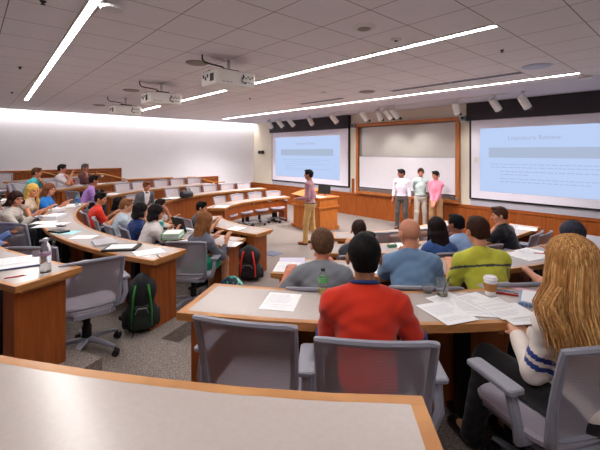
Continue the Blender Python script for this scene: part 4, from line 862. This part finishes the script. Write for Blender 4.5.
def bottle(px, py, t, lab, hgt, r, body, capc, label=None, liquid=None, kind='clear'):
    x, y, _ = at(px, py, ztop(t)); e = tag(empty('drink_bottle', (x, y, ztop(t))), lab, 'bottle'); s = hgt
    prof = [(r*.8, 0), (r, .01*s), (r, .18*s), (r*.94, .22*s), (r*.94, .3*s), (r, .34*s), (r, .66*s), (r*.85, .76*s), (r*.42, .87*s), (r*.4, .93*s)]
    smooth_auto(MB().lathe(prof, n=24).build('bottle_wall', body, e), 60); smooth_auto(MB().lathe([(r*.46, .9*s), (r*.48, .905*s), (r*.48, .99*s), (r*.44, s)], n=18).build('bottle_cap', mat('bottle_cap', capc, .4), e))
    if label: smooth_auto(MB().lathe([(r*1.01, label[0]*s), (r*1.02, label[0]*s+.001), (r*1.02, label[1]*s), (r*1.01, label[1]*s+.001)], n=24).build('label_band', mat('bottle_label', label[2], .5), e))
    if liquid: smooth_auto(MB().lathe([(r*.75, .012*s), (r*.93, .02*s), (r*.93, liquid[0]*s)], n=20).build('drink', mat('juice', liquid[1], .3), e))
    return e
bottle(323, 293, 3, 'small juice bottle with black cap and green label', .165, .031, GLS, (26, 26, 30), (.45, .64, (96, 176, 104)), (.2, (220, 190, 40)))
bottle(45.5, 272, 3, 'clear water bottle standing on the desk corner', .265, .040, GLS, (190, 186, 200), (.50, .58, (176, 140, 180)))
bottle(77, 205, 2, 'small water bottle with blue label and green cap', .2, .033, mat('clear_blue_plastic', (170, 206, 226), .1, trans=.7, ior=1.2), (60, 150, 90), (.34, .66, (30, 110, 190)))
bottle(135, 216, 1, 'bottle with a bright blue cap behind the pale grey T-shirt', .24, .034, mat('grey_bottle', (90, 96, 110), .4), (40, 110, 220))
x, y, _ = at(161, 233, ztop(1)); e = tag(empty('tumbler', (x, y, ztop(1))), 'tall turquoise tumbler beside the green binders', 'cup')
smooth_auto(MB().lathe([(.03, 0), (.033, .003), (.04, .17), (.038, .172)], n=22).build('tumbler_body', mat('turquoise_plastic', (64, 188, 196), .35), e)); smooth_auto(MB().lathe([(.041, .168), (.042, .18), (.036, .188), (.01, .19)], n=22).build('lid', mat('turquoise_lid', (120, 214, 214), .35), e))
# near wing second and third row
e = sheet(287.5, 267.5, 2, 'printed booklet on the desk end beside the grey T-shirt', .23, .3, 4, n=6)
sheet(292, 262, 2, 'thin folder under the printed booklet', .26, .3, 10, (210, 206, 226), lines=False, name='folder', cat='folder')
sheet(378, 268, 2, 'white sheet between the red and blue T-shirts', .216, .28, 12); sheet(468, 272, 2, 'white sheet before the man in yellow', .216, .28, 0)
e = thing1(MB().box((0, 0, .02), (.13, .07, .04), b=.012), 'tissue_packet', mat('green_packet', (92, 148, 118), .5), 392, 247, 1, 'small green packet on the desk by the shaved head', 'packet', 15)
MB().box((.0, 0, .042), (.07, .03, .006), b=.002).build('opening', PAPER, e)
sheet(401, 246, 1, 'white sheet beside the small green packet', .216, .28, 30)
for px, py, rot, lab in ((524, 256, 8, 'open notepad page on the desk beside the man in yellow'), (534, 252.5, 14, 'second paper on the desk behind the yellow T-shirt man\'s notepad')): sheet(px, py, 2, lab, .26, .3, rot, n=3)
def pen(px, py, t, lab, col, rot=0, lift=.004, L_=.14):
    x, y, _ = at(px, py, ztop(t)); a = R(toC(x, y)+rot+90); e = tag(empty('pen', (x, y, ztop(t)+lift), a), lab, 'pen')
    MB().tube([(-L_/2, 0, 0), (L_/2-.02, 0, 0)], .0045, 8).build('barrel', mat('pen_barrel', col, .35), e); MB().tube([(L_/2-.02, 0, 0), (L_/2-.005, 0, 0), (L_/2, 0, 0)], [.0045, .002, .0008], 8).build('tip', CHROME, e)
pen(540, 254, 2, 'red pen on the notepad behind the yellow T-shirt', (206, 40, 40), 60, .009); pen(16, 277, 3, 'red pen beside the blue folder on the corner desk', (196, 40, 66), -28)
pen(158.5, 256.5, 2, 'short dark pen on the desk end above the green backpack', (30, 34, 60), 60); pen(242, 223, 0, 'dark marker on the empty front desk', (36, 40, 90), 20, L_=.1)
pen(178, 238, 1, 'first dark pen beside the green binders', (40, 40, 60), 30); pen(181, 236.5, 1, 'second dark pen beside the green binders', (50, 50, 80), 20); pen(186, 232, 1, 'white pen near the laptop', (220, 220, 224), 50)
sheet(506, 234, 1, 'papers on the desk beyond the man in the black shirt', .216, .28, 0, lines=False); sheet(527, 229, 1, 'white sheet on the desk end beyond the black shirt', .216, .28, 10, lines=False)
# corner desk, third centre row
e = binder(14, 265, 3, 'dark blue folder with papers on the corner desk', -28, (34, 66, 120), .3, .38, .008, 'document_folder')
sheet(10, 263, 3, 'printed papers lying in the dark blue folder', .25, .3, -28, lift=.016, n=2)
# U-shaped desk
def laptop(px, py, t, lab, rot, openang=None, col=(196, 196, 202)):
    x, y, _ = at(px, py, ztop(t)); e = tag(empty('laptop', (x, y, ztop(t)), R(toC(x, y)+rot)), lab, 'laptop'); m = mat('laptop_shell', col, .35, metal=.4)
    MB().box((0, 0, .009), (.33, .23, .016), b=.005).build('base', m, e)
    if openang is None: MB().box((0, 0, .02), (.33, .23, .006), b=.002).build('lid', m, e)
    else:
        M = Matrix.Rotation(R(openang), 3, 'X'); o = MB().box((0, 0, .115), (.33, .008, .23), b=.003).build('lid', BLACKP, e); o.location = (0, .115, .017); o.rotation_euler = (R(-openang), 0, 0)
        MB().box((0, -.0048, .118), (.3, .002, .195)).build('display', mat('dim_display', (110, 112, 122), .3), o)
        MB().box((0, .02, .0175), (.28, .1, .002)).build('keyboard', BLACKP, e)
    return e
laptop(104, 243, 2, 'closed silver laptop on the U-shaped desk', -20)
e = thing1(MB().box((0, 0, .012), (.28, .36, .024), b=.01), 'padfolio', BLACKP, 122, 248.5, 2, 'black zipped padfolio on the U-shaped desk', 'folder', -52); MB().box((.01, .0, .026), (.2, .28, .004)).build('page', PAPER, e)
MB().tube([(-.14, -.1, .01), (-.18, -.16, .008), (-.2, -.17, .005)], .006, 6).build('zip_cord', BLACKP, e)
sheet(149, 252, 2, 'printed sheet on the end of the U-shaped desk', .23, .3, -28)
sheet(84, 237, 2, 'white sheet on the U-shaped desk beside the closed laptop', .216, .28, -50); sheet(67, 232.5, 2, 'pale cyan folder on the U-shaped desk', .24, .31, -50, (170, 222, 230), lines=False, name='folder', cat='folder')
thing1(MB().box((0, 0, .012), (.15, .26, .022), b=.006), 'notebook', BLACKP, 59, 232, 2, 'closed black notebook on the U-shaped desk', 'notebook', -70)
thing1(MB().box((0, 0, .006), (.07, .15, .01), b=.003), 'phone', BLACKP, 61, 226.5, 2, 'black phone lying on the papers of the U-shaped desk', 'phone', -70, .006)
for px, py, rot, lab, n in ((47, 226, -30, 'loose sheet on the U-shaped desk under the black phone, nearest the cream cardigan', 1), (56, 224, -40, 'loose sheet on the U-shaped desk beside the black phone', 2), (44, 222.5, -25, 'loose sheet before the woman in the cream cardigan', 1)): sheet(px, py, 2, lab, .25, .32, rot, n=n)
binder(54, 217.5, 2, 'thick white binder before the yellow-blonde woman', 60, (216, 220, 236), .27, .34, .04); binder(38.5, 217.5, 2, 'small blue book by the yellow-blonde woman\'s arm', 50, (30, 66, 150), .14, .2, .02, 'book')
binder(54, 210.5, 2, 'white binder before the woman in the bright blue dress', 55, (226, 222, 220), .25, .34, .03); pen(62, 214.5, 2, 'blue pen on the white binder', (40, 90, 180), 40, .046)
for px, py, lab in ((66, 207, 'white sheet on the far end of the U-shaped desk, beside the blue dress'), (72, 205, 'white sheet on the far end of the U-shaped desk, by the small bottle')): sheet(px, py, 2, lab, .25, .32, 20)
# second centre row
for k, (c, lf) in enumerate((((84, 178, 92), 0), ((232, 232, 238), .03), ((120, 200, 120), .055))):
    e = binder(173, 237.5, 1, ('green binder at the bottom of the stack of three', 'white binder in the middle of the stack of three', 'green edged binder on top of the stack of three')[k], 40, c, .26, .32, .024); e.location.z += lf
sheet(190, 241, 1, 'white sheet before the girl with brown hair', .216, .28, -20); sheet(232, 244, 1, 'sheet under the brown haired girl\'s forearm', .216, .28, 10); sheet(212, 247, 1, 'small note sheet at the desk edge by the brown haired girl', .12, .14, 10, (236, 220, 190), lines=False)
laptop(187, 231, 1, 'open black laptop on the second centre desk', 180, 18)
thing1(MB().box((0, 0, .02), (.14, .08, .04), b=.015), 'pencil_case', BLACKP, 167, 229.5, 1, 'small black pencil case behind the green binders', 'case', 20)
sheet(236, 228.5, 0, 'white sheet on the empty front centre desk', .25, .3, 15, lines=False)
# far wing
def handbag():
    x, y, _ = at(186, 198, ztop(1)); e = tag(empty('handbag', (x, y, ztop(1)), R(toC(x, y)-4)), 'black leather handbag on the far wing desk', 'bag'); m = mat('black_leather', (24, 24, 32), .45, bump=.2)
    sdf_mesh('bag_body', [ell((0, 0, .10), (.27, .12, .11), None, .04), ell((-.18, 0, .07), (.12, .1, .08), None, .05), cap((-.22, 0, .12), (.2, 0, .17), .05, .05, .05)], .012, [m], e, clips=[((0, 0, .004), (0, 0, -1))])
    for s in (-1, 1): MB().tube([(-.12, s*.05, .18), (-.08, s*.07, .25), (.02, s*.08, .265), (.1, s*.07, .24), (.13, s*.05, .17)], .01, 6).build('handle', m, e)
handbag()
for px, py, rot, lab in ((166, 199, 10, 'paper on the far wing desk by the suited man, at the aisle corner'), (174, 197.8, 0, 'paper on the far wing desk between suited man and handbag')): sheet(px, py, 1, lab, .25, .32, rot, lines=False)
thing1(MB().box((0, 0, .008), (.1, .2, .015), b=.004), 'notebook', BLACKP, 168, 200, 1, 'thin black notebook on the far wing desk corner', 'notebook', 60, .004)
sheet(222, 206.5, 0, 'white sheet on the aisle end of the far front desk', .3, .34, 0, lines=False); sheet(112, 194, 2, 'white sheet on the desk before the man in purple', .25, .32, 0, lines=False)
x, y, _ = at(73, 184.8, ztop(3)); e = tag(empty('party_cup', (x, y, ztop(3))), 'red plastic cup on the desk of the top row', 'cup'); smooth_auto(MB().lathe([(.04, 0), (.043, .002), (.062, .14), (.058, .14), (.04, .01)], n=20).build('cup_wall', mat('red_plastic', (220, 60, 44), .4), e)); smooth_auto(MB().lathe([(.061, .137), (.066, .14), (.061, .144)], n=20).build('rim', mat('red_plastic', (220, 60, 44), .4), e))
sheet(53, 186.5, 3, 'teal folder on the desk before the man in teal', .24, .3, 10, (60, 180, 180), lines=False, name='folder', cat='folder')
for px, lab in ((60, 'white papers between the teal folder and the red cup'), (80, 'white papers on the desk past the red cup'), (88, 'white papers on the desk before the man in brown'), (98, 'white papers on the front end of the top row desk')): sheet(px, 186.2-(px-60)*.06, 3, lab, .3, .3, 5, lines=False, n=3)
sheet(10, 192.5, 3, 'white papers on the far end of the corner desk row', .3, .3, 0, lines=False, xy=P(RIN[3]+.25, -24)); thing1(MB().box((0, 0, .01), (.18, .1, .02), b=.005), 'notebook', BLACKP, 3, 195.5, 3, 'small dark notebook at the picture edge on the corner desk row', 'notebook', 20)

# bow tie and phone of the suited man; wristband and clicker
# ================================================================ bags on the floor
def backpack(x, y, z, rz, lab, c1, c2, c3, s=1.0, lean=12, strapc=None, patt=None):
    e = tag(empty('backpack', (x, y, z), R(rz)), lab, 'bag'); M1 = mat('nylon_pack', c1, .7, bump=.2) if not patt else patt; M2 = mat('nylon_pack', c2, .7, bump=.2); M3 = mat('nylon_pack', c3, .6)
    e.rotation_euler[0] = R(lean)
    sdf_mesh('pack_body', [cap((-.1*s, 0, .12*s), (.1*s, 0, .12*s), .12*s, .12*s, .05), cap((-.09*s, 0, .34*s), (.09*s, 0, .34*s), .10*s, .10*s, .08), cap((0, 0, .12*s), (0, 0, .4*s), .12*s, .09*s, .06)], .011, [M1], e, clips=[((0, 0, .005), (0, 0, -1))])
    sdf_mesh('front_pocket', [cap((-.075*s, -.1*s, .11*s), (.075*s, -.1*s, .11*s), .065*s, .065*s, .04), cap((-.06*s, -.1*s, .2*s), (.06*s, -.1*s, .2*s), .05*s, .05*s, .05)], .011, [M2], e, clips=[((0, 0, .008), (0, 0, -1))])
    for k in (-1, 1):
        MB().tube([(k*.075*s, -.10*s, .42*s), (k*.10*s, -.125*s, .33*s), (k*.12*s, -.13*s, .2*s), (k*.12*s, -.12*s, .08*s)], .03*s, 8, flat=.45).build('side_stripe', M3, e, True)
        MB().tube([(k*.06*s, .08*s, .42*s), (k*.10*s, .13*s, .36*s), (k*.11*s, .16*s, .22*s), (k*.1*s, .13*s, .08*s)], .024*s, 8, flat=.4).build('shoulder_strap', M2, e, True)
        MB().lathe([(.04*s, 0), (.05*s, .02), (.045*s, .13*s)], (k*.19*s, 0, .04*s), 12).build('side_pocket', M2, e, True)
    MB().tube([(-.03*s, .02, .44*s), (-.02*s, .0, .49*s), (.02*s, .0, .49*s), (.03*s, .02, .44*s)], .008*s, 6).build('grab_handle', M2, e, True)
    mb = MB(); mb.tube([(-.085*s, -.155*s, .2*s), (-.05*s, -.16*s, .245*s), (.05*s, -.16*s, .245*s), (.085*s, -.155*s, .2*s)], .004, 5); mb.build('zipper', mat('zip_grey', (150, 150, 156), .4), e); return e
x, y, _ = at(250, 279, 0); backpack(x, y, 0, CA-6, 'black backpack with red stripes standing on the floor by the desk end', (34, 34, 38), (24, 22, 26), (206, 34, 30), 1.22, 4).scale = (.82, .85, 1)
x, y, _ = dep(141.5, 3.86, STEP*2); e = backpack(x, y, STEP*2, CA+24, 'green and black backpack leaning against the desk end panel', (28, 30, 34), (30, 40, 34), (44, 132, 52), 1.2, 8); e.scale = (.64, .75, 1.05)
MB().tube([(-.1, -.14, .06), (-.14, -.2, .02), (-.2, -.24, .012), (-.24, -.22, .012)], .007, 6).build('loose_strap', mat('nylon_pack', (24, 50, 36), .7, bump=.2), e)
def pattern():
    m, N, L, b = nodes('teal_pattern'); tc = N.new('ShaderNodeTexCoord'); v = N.new('ShaderNodeTexVoronoi'); v.inputs['Scale'].default_value = 24; L.new(tc.outputs['Object'], v.inputs['Vector'])
    cr = N.new('ShaderNodeValToRGB'); cr.color_ramp.interpolation = 'CONSTANT'; L.new(v.outputs['Color'], cr.inputs[0]); cr.color_ramp.elements[0].color = lin((30, 50, 60)); cr.color_ramp.elements[1].position = .4; cr.color_ramp.elements[1].color = lin((50, 150, 140))
    for p_, c in ((.6, (130, 200, 186)), (.8, (36, 60, 110))): q = cr.color_ramp.elements.new(p_); q.color = lin(c)
    L.new(cr.outputs[0], b.inputs['Base Color']); b.inputs['Roughness'].default_value = .7; return m
x, y, _ = dep(232, 4.8, STEP); backpack(x, y, STEP*1, CA-20, 'teal patterned backpack standing low on the floor by the brown haired girl', (50, 140, 134), (36, 80, 84), (40, 60, 90), .82, 0, patt=pattern())
x, y, _ = dep(8, 3.25, STEP*3); backpack(x, y, STEP*3, CA+30, 'dark green backpack in the shade under the corner desk', (24, 44, 36), (24, 30, 34), (36, 90, 60), 1.1, 0)
x, y, _ = dep(585, 1.95, STEP*3); backpack(x, y, STEP*3, CA, 'black bag on the floor under the blonde woman\'s desk', (22, 22, 26), (26, 26, 30), (34, 34, 40), .9, 0)
# recessed downlights added to brighten the presentation floor
for k, x in enumerate((-12.2, -9.9, -7.6, -5.3, -3.0)):
    e = tag(empty('downlight', (x, 7.95, ZC)), ('added recessed downlight by the far screen', 'added recessed downlight above the presenter', 'added recessed downlight before the whiteboard', 'added recessed downlight before the standing men', 'added recessed downlight before the near screen')[k], 'downlight')
    MB().lathe([(.035, -.002), (.05, -.006), (.055, 0)], n=18).build('rim', WHT, e)
    la = bpy.data.lights.new('lamp', 'SPOT'); la.energy = 420; la.spot_size = R(125); la.spot_blend = .8; la.shadow_soft_size = .06; la.color = (1, .95, .93); lo = bpy.data.objects.new('lamp', la); COL.objects.link(lo); lo.parent = e; lo.location = (0, 0, -.03); lo.rotation_euler = (R(-8), 0, 0)
